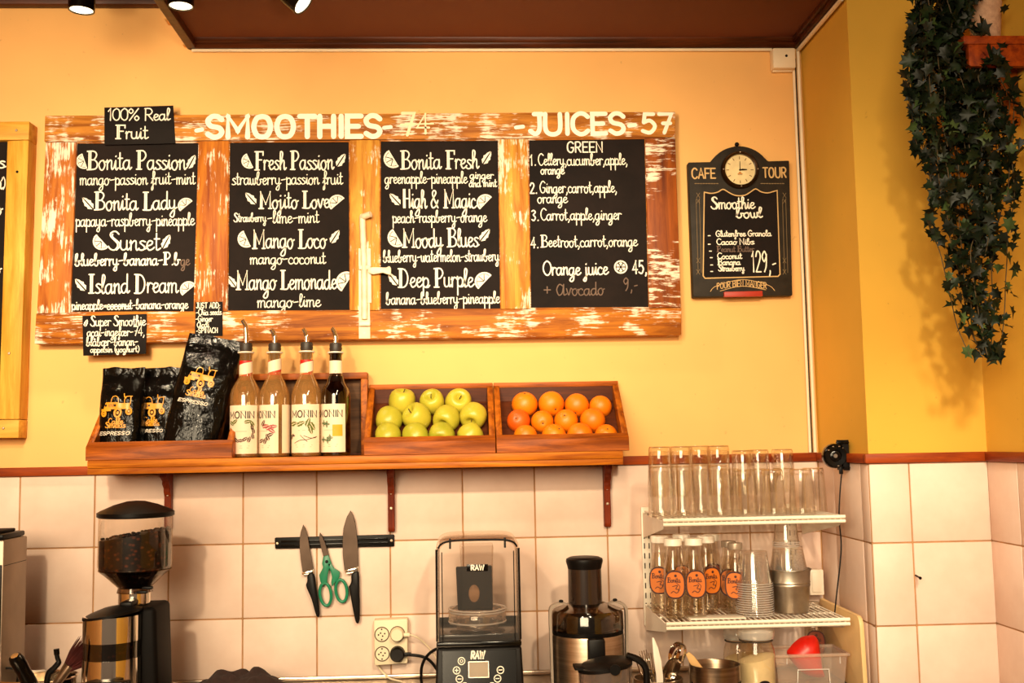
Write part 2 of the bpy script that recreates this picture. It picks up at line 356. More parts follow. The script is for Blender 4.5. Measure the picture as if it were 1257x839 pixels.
PUN = {
' ': (6, ""), '-': (9, "1,7 7,8"), '.': (5, "2,0 2.5,.6"), ',': (5, "2.5,1 2.5,-1 1,-4"), ':': (5, "2,0 2.5,.6|2,9 2.5,9.6"), '(': (5, "4,21 1,14 1,4 4,-3"), ')': (5, "1,21 4,14 4,4 1,-3"),
'+': (12, "0,9 9,9|4.5,14 4.5,4"), '%': (16, "!1,0 13,20|3,20 0,16 3,12 6,16 3,20|11,8 8,4 11,0 14,4 11,8"), "'": (4, "2,20 2,16"),
'0': (11, "5,20 1,16 0,10 1,4 5,0 9,4 9,16 5,20"), '1': (7, "!1,15 4,20 4,0"), '2': (11, "0,15 3,20 8,19 9,13 0,0|0,0 10,0"), '3': (11, "0,18 5,20 9,16 4,11 9,6 5,0 0,2"),
'4': (11, "!7,0 7,20 0,6 10,6"), '5': (11, "!9,20 2,20 1,11|1,11 6,13 10,7 6,0 0,2"), '7': (11, "!0,20 10,20 4,0|!3,10 9,10"), '9': (11, "9,16 5,20 0,15 4,10 9,15|9,17 8,6 4,0")}
PUN['&'] = CAP['&']
def glyph(ch, font):
    if font == 'block':
        g = BLK.get(ch.upper()) if ch.isalpha() else PUN.get(ch)
        return g or BLK.get(ch) or PUN[' ']
    return LOW.get(ch) or CAP.get(ch) or PUN.get(ch) or BLK.get(ch) or PUN[' ']
RC = [0]; DC = [0]
def ribbon(mb, mapf, pts, w, mi=0):
    RC[0] = (RC[0] + 1) % 11; d0 = RC[0] * 4e-5; m0 = mapf; mapf = lambda x, y, d=0: m0(x, y, d0 + d)
    pts = [V((p[0], p[1])) for p in pts]; q = [pts[0]]
    for p in pts[1:]:
        if (p - q[-1]).length > w * .12: q.append(p)
    pts = q; k = len(pts); h = w / 2
    def disc(c):
        DC[0] = (DC[0] + 1) % 5
        ring = [mapf(c.x + h * math.cos(a * PI / 4), c.y + h * math.sin(a * PI / 4), DC[0] * 6e-6 + 3e-6) for a in range(8)]
        mb.add(ring, [tuple(range(8))], mi)
    disc(pts[0])
    if k == 1: return
    disc(pts[-1])
    vs = []
    for i, p in enumerate(pts):
        a = (p - pts[i - 1]).normalized() if i else None; b = (pts[i + 1] - p).normalized() if i < k - 1 else None
        if a is None: t = b
        elif b is None: t = a
        else:
            t = a + b
            t = t.normalized() if t.length > .2 else b
            if a.dot(b) < .3: disc(p)
        nn = V((-t.y, t.x)); f_ = 1
        if a is not None and b is not None: f_ = min(1.5, 1 / max(.4, abs(nn.dot(V((-a.y, a.x))))))
        vs += [mapf(*(p + nn * h * f_)), mapf(*(p - nn * h * f_))]
    mb.add(vs, [(2 * i, 2 * i + 1, 2 * i + 3, 2 * i + 2) for i in range(k - 1)], mi)
def write(mb, mapf, s, x0, y0, width, cap, w, font='script', slant=0, mi=0, jit=.35):
    """letters along the plane's x axis from (x0, y0): total width, capital height, pen width"""
    gs = [glyph(ch, font) for ch in s]
    if font == 'block': gs = [(g[0] + 2.5, g[1]) for g in gs]
    nat = sum(g[0] for g in gs); sx = width / max(nat, 1); sy = cap / 20; x = 0
    for g in gs:
        jy = R.uniform(-jit, jit) if font != 'block' else 0
        for st in filter(None, g[1].split('|')):
            hard = st[0] == '!'; st = st.lstrip('!')
            pts = [tuple(map(float, p.split(','))) for p in st.split()]
            pts = [V((p[0], p[1] + jy)) for p in pts]
            if not hard: pts = smooth(pts, 4)
            ribbon(mb, mapf, [(x0 + (x + p[0]) * sx + slant * p[1] * sy, y0 + p[1] * sy) for p in pts], w, mi)
        x += g[0]
def fill(mb, mapf, pts, mi=0):
    mb.add([mapf(*p) for p in pts], [tuple(range(len(pts)))], mi)
def plane(O, ex=(1, 0, 0), ey=(0, 0, 1)):
    O, ex, ey = V(O), V(ex), V(ey)
    nn = ex.cross(ey); return lambda x, y, d=0: O + ex * x + ey * y + nn * d
def leaf2d(mb, mapf, c, s, ang, mi=0):
    ca, sa = math.cos(ang), math.sin(ang)
    for side in (1, -1):
        P = [(-.9, .08 * side), (-.5, .45 * side), (-.2, .38 * side), (.05, .5 * side), (.3, .35 * side), (.6, .3 * side), (1, .03 * side), (.5, .07 * side), (0, .08 * side)]
        fill(mb, mapf, [(c[0] + s * (x * ca - y * sa), c[1] + s * (x * sa + y * ca)) for x, y in P], mi)
def slice2d(mb, mapf, c, s, ang, mi=0):
    ca, sa = math.cos(ang), math.sin(ang); t = lambda x, y: (c[0] + s * (x * ca - y * sa), c[1] + s * (x * sa + y * ca))
    ribbon(mb, mapf, [t(math.cos(a) * 1, math.sin(a) * 1 - .4) for a in [PI * i / 12 for i in range(13)]] + [t(-1, -.4)], s * .2, mi)
    ribbon(mb, mapf, [t(-1, -.4), t(1, -.4)], s * .14, mi)
    for k in range(4):
        a0, a1 = PI * (k + .07) / 4, PI * (k + .93) / 4
        fill(mb, mapf, [t(.12 * math.cos((a0 + a1) / 2), .12 * math.sin((a0 + a1) / 2) - .36)] + [t(.82 * math.cos(a0 + (a1 - a0) * q / 3), .82 * math.sin(a0 + (a1 - a0) * q / 3) - .36) for q in range(4)], mi)
class Pen:
    """writing on an upright plane at depth Y; positions read off the photograph, laid out level on the plane"""
    def __init__(s, Y): s.Y = Y; s.mb = MB(); s.map = lambda x, z, d=0: V((x, Y - d, z)); s.k = pxm(Y)
    def t(s, txt, u0, u1, v, cap, w=1.5, font='script', mi=0, slant=0):
        p = at(u0, v, s.Y); q = at(u1, v, s.Y)
        write(s.mb, s.map, txt, p.x, p.z, q.x - p.x, cap / s.k, w / s.k, font, slant, mi)
    def leaf(s, u, v, r=9, ang=.9, mi=0): p = at(u, v, s.Y); leaf2d(s.mb, s.map, (p.x, p.z), r / s.k, ang, mi)
    def slice(s, u, v, r=9, ang=.8, mi=0): p = at(u, v, s.Y); slice2d(s.mb, s.map, (p.x, p.z), r / s.k, ang, mi)
    def line(s, pts, w=1.5, mi=0, sm=False):
        P = [at(u, v, s.Y) for u, v in pts]; P = [(p.x, p.z) for p in P]
        ribbon(s.mb, s.map, smooth(P, 6) if sm else P, w / s.k, mi)
def pquad(mb, quad, Yf, Yb, bev=.002, mi=0):
    mb.prism([at(u, v, Yf) for u, v in quad], (0, Yb - Yf, 0), bev, 2, mi)
def screw(mb, c, r=.004, mi=0): mb.lathe([(0, .0016), (r * .7, .0014), (r, 0)], (0, 0, 0), 12, mi, Matrix.Translation(c) @ Matrix.Rotation(PI / 2, 4, 'X'))
# ================================================================== THE SETTING
XC, YP, XP = 1.004, -0.379, 1.304            # recess corner, pier face depth, pier's right edge
ZJ = OZ                                      # height of a tile joint; joints every 0.2 m
ZT0, ZT1 = OZ + .195, OZ + .219              # wooden trim above the tiles
ZTOP = 3.3
def atX(u, v, X):
    d = _f + _R * ((u - 628.5) / FPX) - _U * ((v - 419.5) / FPX); return CAM + d * ((X - CAM.x) / d.x)
def atZ(u, v, Z):
    d = _f + _R * ((u - 628.5) / FPX) - _U * ((v - 419.5) / FPX); return CAM + d * ((Z - CAM.z) / d.z)
def tiles(name, parent, a0, a1, aref, mapf):
    """square 0.2 m tiles on a wall: mapf(a, z, out) places a point along the wall, up and out of it"""
    g = MB(); z0, z1 = OZ - .368 - .05, ZT0
    def slab(mb, x0, x1, y0, y1, d0, d1, bev):
        b = MB(); b.box(x0, x1, d0, d1, y0, y1, bev, 2)
        mb.add([mapf(p.x, p.z, -p.y) for p in b.v], b.f)
    slab(g, a0, a1, z0, z1, -.0005, .02, 0)
    struct(g, 'wall_grout', M['grout'], parent)
    t = MB(); k = math.floor((a0 - aref) / .2) - 1
    while aref + k * .2 < a1:
        x0, x1 = max(a0, aref + k * .2), min(a1, aref + (k + 1) * .2); k += 1
        if x1 - x0 < .012: continue
        for j in range(-3, 1):
            y0, y1 = max(z0, ZJ + j * .2), min(z1, ZJ + (j + 1) * .2)
            if y1 - y0 < .012: continue
            e = .0015; o_ = R.uniform(-.0004, .0004)
            slab(t, x0 + e, x1 - e, y0 + e, y1 - e, -.003 + o_, .012, .0028)
    struct(t, 'wall_tiles', M['tile'], parent)
wb = MB().box(-2.2, XC, .004, .12, 0, ZTOP); wall_back = struct(wb, 'wall_back', M['plaster'])
tiles('t', wall_back, -2.2, XC, 0, lambda a, z, o: V((a, -o, z)))
w = MB().box(XC, XC + .1, YP + .1, .12, 0, ZTOP); wr = struct(w, 'wall_recess', M['plaster_yellow'])
tiles('t', wr, -YP * 0, -YP, .2 * .62, lambda a, z, o: V((XC - o, -a, z)))
w = MB().box(XC, XP, YP, YP + .1, 0, ZTOP); wp = struct(w, 'wall_pier', M['plaster_yellow'])
tiles('t', wp, XC - .002, XP, 1.1037, lambda a, z, o: V((a, YP - o, z)))
w = MB().box(XP, XP + .1, -3.6, YP + .1, 0, ZTOP); wq = struct(w, 'wall_right', M['plaster_yellow'])
tiles('t', wq, -YP, 1.6, .527, lambda a, z, o: V((XP - o, -a, z)))
w = MB().box(-2.3, -2.2, -3.6, .12, 0, ZTOP); struct(w, 'wall_left', M['plaster'])
w = MB().box(-2.3, 1.5, -6, .12, -.1, 0); struct(w, 'floor', plain('floor_tile', '#6b5142', .5))
# ceiling: a low soffit over the menu, a higher bay to its left
XS = at(232, 58, 0).x
w = MB().box(XS, 1.5, -3.2, .1, OZ + 1.415, OZ + 1.6); ceil_low = struct(w, 'ceiling', M['ceiling'])
w = MB().box(-2.3, XS + .02, -3.2, .1, OZ + 1.56, OZ + 1.7); struct(w, 'ceiling_bay', M['ceiling'])
w = MB()
w.prism([(XS, 0, OZ + 1.391), (XS, -.012, OZ + 1.391), (XS, -.02, OZ + 1.4), (XS, -.022, OZ + 1.416), (XS, 0, OZ + 1.416)], (XC - XS, 0, 0), .0015, 1)
w.prism([(XS, -.02, OZ + 1.403), (XS, -.03, OZ + 1.405), (XS, -.034, OZ + 1.416), (XS, -.02, OZ + 1.416)], (XC - XS, 0, 0), .001, 1)
struct(w, 'trim_ceiling_back', M['mould'])
w = MB().box(XS - .004, XS + .022, -3.0, 0, OZ + 1.391, OZ + 1.45, .004); struct(w, 'trim_ceiling_left', M['mould'])
w = MB().box(XC - .024, XC - .001, YP, 0, OZ + 1.391, OZ + 1.416, .004).box(XC - .034, XC - .02, YP, 0, OZ + 1.403, OZ + 1.418, .003); struct(w, 'trim_ceiling_right', M['mould'])
w = MB().box(-2.2, XS, -.03, .004, OZ + 1.513, OZ + 1.57, .004); struct(w, 'trim_bay', M['mould'])
p = at(206, 31, 0); q = at(231, 58, 0)
w = MB().box(p.x, q.x, -.045, .004, p.z, OZ + 1.56, .004).box(q.x - .012, q.x + .002, -.02, .004, q.z, p.z, .002); struct(w, 'trim_plaster_block', M['plaster'])
# trim above the tiles
w = MB().box(-2.2, XC, -.012, .006, ZT0, ZT1, .003); struct(w, 'trim_1', M['trim_wood'])
w = MB().box(XC - .012, XC + .01, YP + .0065, -.0125, ZT0, ZT1, .003); struct(w, 'trim_2', M['trim_wood_y'])
w = MB().box(XC - .012, XP, YP - .012, YP + .006, ZT0, ZT1, .003); struct(w, 'trim_3', M['trim_wood'])
w = MB().box(XP - .012, XP + .01, -3.6, YP - .011, ZT0, ZT1, .003); struct(w, 'trim_4', M['trim_wood_y'])
# worktop
ZC = OZ - .368
wt = thing('worktop', 'stainless steel worktop along the tiled wall, carrying the machines', 'worktop', (0, -.3, 0))
MB().box(-2.19, XC - .006, -.66, -.006, ZC - .04, ZC, .004).build('top', M['steel'], wt)
MB().box(-2.19, XC - .006, -.02, -.006, ZC, ZC + .012, .003).build('upstand', M['steel'], wt)
MB().box(-2.19, XC - .006, -.6, -.006, 0, ZC - .04, .003).build('base_cabinet', M['crate_dark'], wt)

# ================================================================== CEILING SPOTS, CONDUIT, JUNCTION BOX
M['lens'] = bpy.data.materials.new('lit_lens'); M['lens'].use_nodes = True
_b = M['lens'].node_tree.nodes['Principled BSDF']; _b.inputs['Emission Color'].default_value = (1, .80, .50, 1); _b.inputs['Emission Strength'].default_value = 5
def spotlight(u, v, Y, aim, label, power, ang):
    c = at(u, v, Y); root = thing('ceiling_spotlight', label, 'spotlight', c, 'spotlights at the ceiling')
    d = (V(aim) - c).normalized(); rot = (-d).to_track_quat('Z', 'Y').to_matrix().to_4x4(); T = Matrix.Translation(c) @ rot
    MB().lathe([(.0001, .004), (.0275, .004), (.0285, -.002), (.032, -.002), (.0325, .03), (.0315, .088), (.026, .1), (0, .1)], seg=36, mat=T).build('housing', M['black_gloss'], root)
    MB().lathe([(0, .0005), (.0275, .0005), (.0275, .003), (0, .003)], seg=32, mat=T).build('lens', M['lens'], root)
    top = c - d * .1; zc = OZ + (1.415 if c.x > XS else 1.56)
    MB().tube([top, top + V((0, 0, .01)), V((top.x, top.y, zc))], .008, 8).lathe([(0, -.012), (.03, -.012), (.03, 0), (0, 0)], (top.x, top.y, zc), 20).build('mount', M['black_gloss'], root)
    l = lamp('spot_beam', 'SPOT', c + d * .012, aim, power, (1, .80, .52), .025, angle=ang, blend=.8)
spotlight(100, 12, -.33, at(100, 12, -.33) + V((-.03, .0, -1)), 'lit black ceiling spotlight at the top left, nearest the pine menu board', 20, 85)
spotlight(222, 7, -.36, at(222, 7, -.36) + V((.0, -.01, -1)), 'lit black ceiling spotlight beside the left end of the brown soffit', 16, 85)
spotlight(372, 4, -.42, at(372, 4, -.42) + V((.75, -.12, -.7)), 'tilted black ceiling spotlight under the brown soffit', 18, 85)

cd = thing('cable_conduit', 'cream cable conduit running down the recess corner and under the ceiling edge', 'conduit', (XC - .02, 0, OZ + .2))
MB().tube([(XC - .012, -.008, OZ + .22), (XC - .012, -.008, OZ + 1.385)], .005, 8).tube([(XC - .026, -.006, OZ + .22), (XC - .026, -.006, OZ + 1.36)], .004, 8).build('corner_pipe', M['ivory'], cd)
MB().tube([(XS + .01, -.006, OZ + 1.387), (at(948, 60, 0).x - .004, -.006, OZ + 1.387)], .0045, 8).build('ceiling_cable', M['ivory'], cd)
MB().tube([(XC - .012, -.01, OZ + 1.384), (XC - .012, YP, OZ + 1.384)], .006, 8).build('side_pipe', M['ivory'], cd)
MB().tube([(XC - .02, -.004, OZ + .22), (XC - .02, -.004, OZ + 1.36)], .0022, 8).build('black_wire', M['black'], cd)
p = at(948, 59, -.03); q = at(977, 84, -.03)
jb = thing('junction_box', 'small cream junction box under the ceiling at the recess corner', 'junction box', (p.x, 0, q.z))
MB().box(p.x, q.x, -.034, .004, q.z, p.z, .005).build('lid', M['ivory'], jb)
MB().box(p.x + .004, q.x - .004, -.012, .004, q.z - .003, p.z + .002, .002).build('base', M['ivory'], jb)
b = MB(); screw(b, V(((p.x + q.x) / 2 + .006, -.034, (p.z + q.z) / 2 + .006)), .004); b.build('screw', M['black'], jb)

# ================================================================== THE BIG MENU BOARD
YB = -.045
mbd = thing('menu_board', 'long menu board of worn orange wood framing four blackboards, headed smoothies and juices', 'menu board', (at(440, 420, 0).x, 0, at(440, 420, 0).z))
def rail(name, quad, mat, label=None, Y=YB):
    b = MB(); pquad(b, quad, Y, .002, .0025); o = b.build(name, mat, mbd)
    if label: o['label'] = label
    return o
rail('top_rail', [(55, 142), (829, 137), (829, 168.5), (54, 174)], M['rail_top'], 'top rail with scraped white paint')
rail('bottom_rail', [(44, 385), (836.5, 378), (836.5, 411.5), (42, 422.5)], M['rail_bot'], 'bottom rail with streaks of white paint')
rail('stile', [(56, 174.4), (94, 174.3), (86, 384.7), (45, 385)], M['stile_worn'], 'left stile, scraped nearly white')
rail('stile', [(244, 173.2), (281, 172.8), (279, 382.6), (239, 383)], M['stile_knot'], 'knotty orange stile')
rail('stile', [(429, 171.8), (466, 171.6), (466, 381), (430, 381.4)], M['stile_lit'], 'yellow stile with the bolt, toned lighter for the light on it')
rail('stile', [(612, 170.5), (648, 170.2), (651, 379.4), (615, 379.8)], M['stile_lit'], 'yellow stile toned lighter for the light on it')
rail('stile', [(792, 169.2), (829, 169), (836, 377.7), (797, 378)], M['stile_dark'], 'dark right stile with white scratches')
YS = -.037
PAN = [[(92, 172), (247, 172), (240, 387), (84, 387)], [(279, 172), (431, 171), (432, 385), (277, 386)], [(464, 171), (614, 170), (617, 383), (464, 383)], [(646, 170), (794, 168), (799, 381), (649, 382)]]
PL = []
for q4 in PAN:
    b = MB(); pquad(b, q4, YS, -.004, 0); PL.append(b.build('blackboard', M['slate'], mbd))
YL = YS - .0012
# thin worn pale beading round each panel
b = MB()
for q4 in [[(93, 175.5), (244.5, 175), (238.5, 383.5), (85.6, 384)], [(281.5, 174.5), (429, 173.8), (430, 381.8), (279, 382.6)], [(466.5, 173), (612, 172), (615, 380), (466.5, 380.6)], [(648.5, 171.5), (792, 170), (797, 378), (651, 379)]]:
    P = [at(u, v, YS - .003) for u, v in q4]
    for i in range(4): b.tube([P[i], P[(i + 1) % 4]], .0022, 6)
b.build('beading', M['rail_bot'], mbd)
pen = Pen(YL)
pen.slice(100, 199, 9, 1.9); pen.t('Bonita Passion', 107, 229, 208.5, 23, 1.7); pen.leaf(235, 199, 10, 1.1)
pen.t('mango-passion fruit-mint', 98, 240, 227, 16, 1.25)
pen.leaf(108, 250, 10, 2.3); pen.t('Bonita Lady', 116, 217, 258, 22, 1.7); pen.slice(226, 250, 9, .7)
pen.t('papaya-raspberry-pineapple', 93, 239, 278, 16, 1.25)
pen.slice(122, 299, 10, 2.3); pen.t('Sunset', 133, 197, 307.5, 23, 1.7); pen.leaf(204, 297, 10, 1.1)
pen.t('blueberry-banana-P.b', 92, 221, 326.5, 15, 1.6)
pen.leaf(99, 350, 10, 2.3); pen.t('Island Dream', 109, 219, 360.5, 23, 1.7); pen.slice(229, 353, 9.5, .7)
pen.t('pineapple-coconut-banana-orange', 88, 231, 380.5, 12, 1.25); pen.line([(128, 377), (160, 376)], 1.4)
pen.mb.build('lettering', M['chalk'], PL[0])
pd = Pen(YL); pd.t('ge', 222, 233, 326, 14, 1.3); pd.mb.build('lettering', M['chalk_dim'], PL[0])['label'] = 'rubbed-out letters'
pen = Pen(YL)
pen.slice(303, 199, 9, 2.0); pen.t('Fresh Passion', 313, 410, 208.5, 23, 1.7); pen.leaf(418.5, 197, 10, 1.0)
pen.t('strawberry-passion fruit', 285, 421, 227, 16, 1.25)
pen.leaf(308, 244, 10, 2.3); pen.t('Mojito Love', 318, 405, 256, 21, 1.7); pen.slice(411.5, 247, 10, .7)
pen.t('Strawberry', 287, 327, 272.5, 11, 1.1); pen.t('-lime-mint', 328, 392, 274, 16, 1.25)
pen.slice(299, 295, 10, 2.0); pen.t('Mango Loco', 310, 401, 305, 23, 1.7); pen.leaf(411, 291, 10, 1.0)
pen.t('mango-coconut', 307, 400, 324.5, 15, 1.25)
pen.leaf(284.5, 346, 9, 2.2); pen.t('Mango Lemonade', 290, 414, 356, 23, 1.7); pen.slice(421.5, 344, 12, 1.0)
pen.t('mango-lime', 316, 394, 377.5, 16, 1.25)
pen.mb.build('lettering', M['chalk'], PL[1])
pen = Pen(YL)
pen.slice(479, 197, 11, 2.1); pen.t('Bonita Fresh', 492, 588, 207.5, 23, 1.7); pen.leaf(597.5, 194, 10, 1.0)
pen.t('greenapple-pineapple', 472.5, 574, 225.5, 15, 1.25); pen.t('ginger', 577, 606, 219.5, 10, 1.2); pen.t('and mint', 576, 610, 229.5, 10, 1.2)
pen.leaf(485, 245, 10, 2.3); pen.t('High & Magic', 494, 585, 255.5, 23, 1.7); pen.slice(593, 246.5, 10, .8)
pen.t('peach-raspberry-orange', 482, 598, 273.5, 15, 1.25)
pen.slice(484, 294, 11, 2.1); pen.t('Moody Blues', 494, 588, 304, 23, 1.7); pen.leaf(595, 289, 10, .9)
pen.t('blueberry-watermelon-strawbery', 470.5, 613, 322, 15, 1.25)
pen.leaf(482.5, 343, 10, 2.2); pen.t('Deep Purple', 489, 582, 353, 23, 1.7); pen.slice(591.5, 343, 11, .8)
pen.t('banana-blueberry-pineapple', 474, 614, 374, 15, 1.25)
pen.mb.build('lettering', M['chalk'], PL[2])
pen = Pen(YL)
pen.t('GREEN', 697, 742, 187, 13, 1.7, 'block')
pen.t('1.', 650.5, 660, 203, 13, 1.6, 'block'); pen.t('Cellery,cucumber,apple,', 661, 771, 203, 15, 1.25); pen.t('orange', 664, 693, 214, 12, 1.3)
pen.t('2.', 651, 661, 237.5, 13, 1.6, 'block'); pen.t('Ginger,carrot,apple,', 663, 758, 237, 15, 1.25); pen.t('orange', 660, 697, 249.5, 14, 1.25)
pen.t('3.', 653, 663, 271, 13, 1.6, 'block'); pen.t('Carrot,apple,ginger', 664, 763, 270.5, 15, 1.25)
pen.t('4.', 652, 663, 304.5, 13, 1.6, 'block'); pen.t('Beetroot,carrot,orange', 664, 783, 303.5, 15, 1.25)
pen.t('Orange juice', 667, 747, 338, 18, 1.7); pen.t('45,', 777, 796, 336, 16, 1.8, 'block')
c_ = at(762, 328, YL)
ribbon(pen.mb, pen.map, [(c_.x + 7.6 / pen.k * math.cos(a * PI / 10), c_.z + 7.6 / pen.k * math.sin(a * PI / 10)) for a in range(21)], 1.8 / pen.k)
for k_ in range(6):
    a0 = k_ * PI / 3
    fill(pen.mb, pen.map, [(c_.x + r_ * math.cos(a0 + d_) / pen.k, c_.z + r_ * math.sin(a0 + d_) / pen.k) for r_, d_ in ((1.2, .5), (5.6, .12), (6, .5), (5.6, .9))])
pen.mb.build('lettering', M['chalk'], PL[3])
pd = Pen(YL); pd.t('+ Avocado', 668, 742, 363, 16, 1.4); pd.t('9,-', 766, 785, 357, 16, 1.3, 'block'); pd.mb.build('lettering', M['chalk_dim'], PL[3])['label'] = 'half rubbed-out line'
# painted heading
YH = YB - .0008
pen = Pen(YH)
pen.t('-', 240, 253, 168.5, 24, 5.5, 'block'); pen.t('SMOOTHIES', 255, 474, 168.5, 26, 6.6, 'block'); pen.t('-', 470, 486, 164.5, 22, 5, 'block')
pen.mb.build('heading', M['white_paint'], mbd)
pen = Pen(YH); pen.t('-', 632, 649, 164, 22, 5, 'block'); pen.t('JUICES', 651, 773, 164.5, 25.5, 5.8, 'block'); pen.t('-', 771, 786, 162, 22, 5, 'block')
pen.t('57', 789, 830, 163, 24, 5, 'block')
pen.mb.build('heading', M['white_paint'], mbd)
pen = Pen(YH); pen.t('7', 494, 514, 166, 28, 3.8, 'block'); pen.t('4', 512, 532, 164, 25, 2.8, 'block'); pen.line([(492, 153), (532, 152)], 2); pen.mb.build('heading', M['white_thin'], mbd)['label'] = 'faded price'
# bolt
b = MB(); pquad(b, [(440, 305), (453, 305), (454.5, 416), (440.5, 416)], YB - .003, YB + .002, .001); pquad(b, [(449.5, 305), (455, 305), (456, 372), (451, 372)], YB - .006, YB + .001, .001)
for u, v in ((443, 309), (451, 309), (445, 397), (447, 410)): screw(b, at(u, v, YB - .003), .0035)
for v0 in (327, 396): b.box(at(441, v0, YB).x, at(455, v0, YB).x, YB - .014, YB, at(445, v0 + 5, YB).z, at(445, v0, YB).z, .002)
b.build('bolt_plate', M['latch'], mbd)
pts = [at(447.5, 392, YB - .008), at(447, 330, YB - .008), at(445, 272, YB - .008), at(445.5, 267, YB - .01), at(448, 265.5, YB - .016), at(455, 263, YB - .024)]
MB().tube(smooth(pts, 4), .0085, 10).build('bolt_rod', M['latch'], mbd)
b = MB(); b.prism([at(u, v, YB - .016) for u, v in ((451, 329), (458, 328), (474, 328.5), (478, 326.5), (480, 329), (480, 338), (476, 337), (470, 335), (458, 337), (452, 335))], (0, .008, 0), .002)
b.build('bolt_handle', M['latch'], mbd)

# ================================================================== CARDS PINNED TO THE FRAME
def card(quad, lines, label, Y, extra=None):
    c = at(quad[3][0], quad[3][1], Y); root = thing('sign_card', label, 'sign', c)
    b = MB(); pquad(b, quad, Y - .003, Y, .0006); b.build('card', M['sign_card'], root)
    pen = Pen(Y - .0038)
    for a in lines: pen.t(*a)
    if extra: extra(pen)
    pen.mb.build('lettering', M['chalk'], root); return root
card([(128, 132), (212.5, 129.5), (215, 176), (128, 178)], [('100% Real', 132, 209, 148, 15, 1.5), ('Fruit', 142, 182, 170.5, 17, 1.6)],
     'black card reading 100% Real Fruit on top of the menu frame', YB - .001)
card([(101, 388), (180, 385.5), (179, 434.5), (102, 437)], [('Super Smoothie', 111, 179, 400.5, 12.5, 1.15), ('a\xe7ai-ingef\xe6r-74,', 107, 178, 413, 11, 1.1), ('bl\xe5b\xe6r-banan-', 106, 170, 425, 11, 1.1), ('appelsin (yoghurt)', 111, 171, 433, 7.5, .95)],
     'black card for the super smoothie hanging under the left corner of the menu frame', YB - .001, lambda p: p.leaf(105.5, 397, 5, 1.2))
card([(240, 371), (273, 370.5), (273, 412.5), (239, 413)], [('JUST ADD:', 241, 271, 378.5, 6.5, 1.0, 'block'), ('-Chia seeds', 240.5, 272, 387, 7.5, .9), ('-Ginger', 240, 261, 395, 7.5, .9), ('A\xe7ai', 242, 257, 402, 7, .9), ('-SPINACH', 241, 268, 409, 6, .9, 'block')],
     'small black just-add card on the menu frame above the largest coffee bag', YB - .001)

# ================================================================== PINE MENU BOARD, CUT BY THE LEFT EDGE
pb = thing('pine_menu_board', 'yellow pine framed blackboard at the far left, cut off by the picture edge', 'menu board', (at(0, 538, 0).x, 0, at(0, 538, 0).z))
YF = -.055
for nm, q4, mt in (('top_rail', [(-120, 150.5), (36, 149), (35.3, 171.5), (-120, 173)], 'pine_x'), ('stile', [(9, 173), (35, 172), (23.5, 515), (-2, 515)], 'pine'), ('bottom_rail', [(-120, 516.5), (23.5, 515.5), (22.6, 538), (-120, 539)], 'pine_x')):
    b = MB(); pquad(b, q4, YF, .002, .002); b.build(nm, M[mt], pb)
b = MB(); pquad(b, [(-120, 170), (12, 170), (2, 518), (-120, 518)], YF + .02, -.002, 0); bl = b.build('blackboard', M['slate'], pb)
pen = Pen(YF + .019); pen.t('s', -1, 7, 206, 17, 1.8); pen.t(',', 1, 5, 219, 16, 1.25); pen.t('n', -6, 4, 232, 17, 1.7); pen.t(')', 3.5, 6.5, 231, 13, 1.25); pen.t('o', -6, 3, 264, 17, 1.8); pen.t('o', -8, 1.5, 338, 17, 1.8)
pen.mb.build('lettering', M['chalk'], bl)
for u, v in ((20, 160), (21, 211), (11, 434), (4, 526)):
    b = MB(); screw(b, at(u, v, YF - .0005), .0038); b.build('screw', M['screw'] if v != 211 else M['black'], pb)

# ================================================================== CAFE TOUR CLOCK BOARD
YK = -.03
M['board_teal'] = plain('worn_black_green', '#29231c', .6, var=.3, scale=30, Specular_IOR_Level=.2)
M['gold'] = plain('cream_gold_paint', '#c9a368', .6, var=.1); M['gold_dim'] = plain('faded_gold', '#76603e', .7, var=.15)
kb = thing('clock_board', 'arched dark café chalkboard with a round clock, smoothie bowl for 129', 'clock board', (at(912, 364, 0).x, 0, at(912, 364, 0).z))
out = [(851, 365), (973, 363), (969, 197), (943, 197.8)]
cx_, cy_, rr_ = 907.5, 220.7, 41.4
a0, a1 = math.atan2(-(198 - cy_), 943 - cx_), math.atan2(-(198.8 - cy_), 872.5 - cx_)
out += [(cx_ + rr_ * math.cos(a0 + (a1 - a0) * i / 16), cy_ - rr_ * math.sin(a0 + (a1 - a0) * i / 16)) for i in range(1, 17)] + [(845, 199.2)]
b = MB(); b.prism([at(u, v, YK) for u, v in out], (0, .03, 0), .003); b.build('board', M['board_teal'], kb)
b = MB(); b.ball(at(904.5, 177.5, YK + .012), .0065); b.build('hanger', M['black'], kb)
inner = [(864.5, 236), (873, 237.5), (881, 236), (887.5, 232.5), (894, 236), (901, 239.5), (908, 240.5), (915, 239.5), (921, 236), (927.5, 232), (934, 235.5), (942, 237), (950, 235), (954, 232.5), (954.8, 236)]
inner = smooth([(u, v) for u, v in inner[:-2]], 3) + [V((954, 234)), V((957.5, 337)), V((955, 339.5)), V((865.5, 341.8)), V((863.2, 339))]
b = MB(); b.prism([at(p[0], p[1], YK - .0008) for p in inner], (0, .0008, 0)); cp = b.build('chalk_panel', M['slate'], kb)
pen = Pen(YK - .0016); pen.line([tuple(p) for p in inner] + [tuple(inner[0])], 1.4)
pen.t('CAFE', 850, 880, 219, 12.5, 1.9, 'block'); pen.t('TOUR', 937, 967, 218, 12.5, 1.9, 'block')
pa, pz = at(880.5, 355.5, pen.Y), at(942, 355.5, pen.Y)
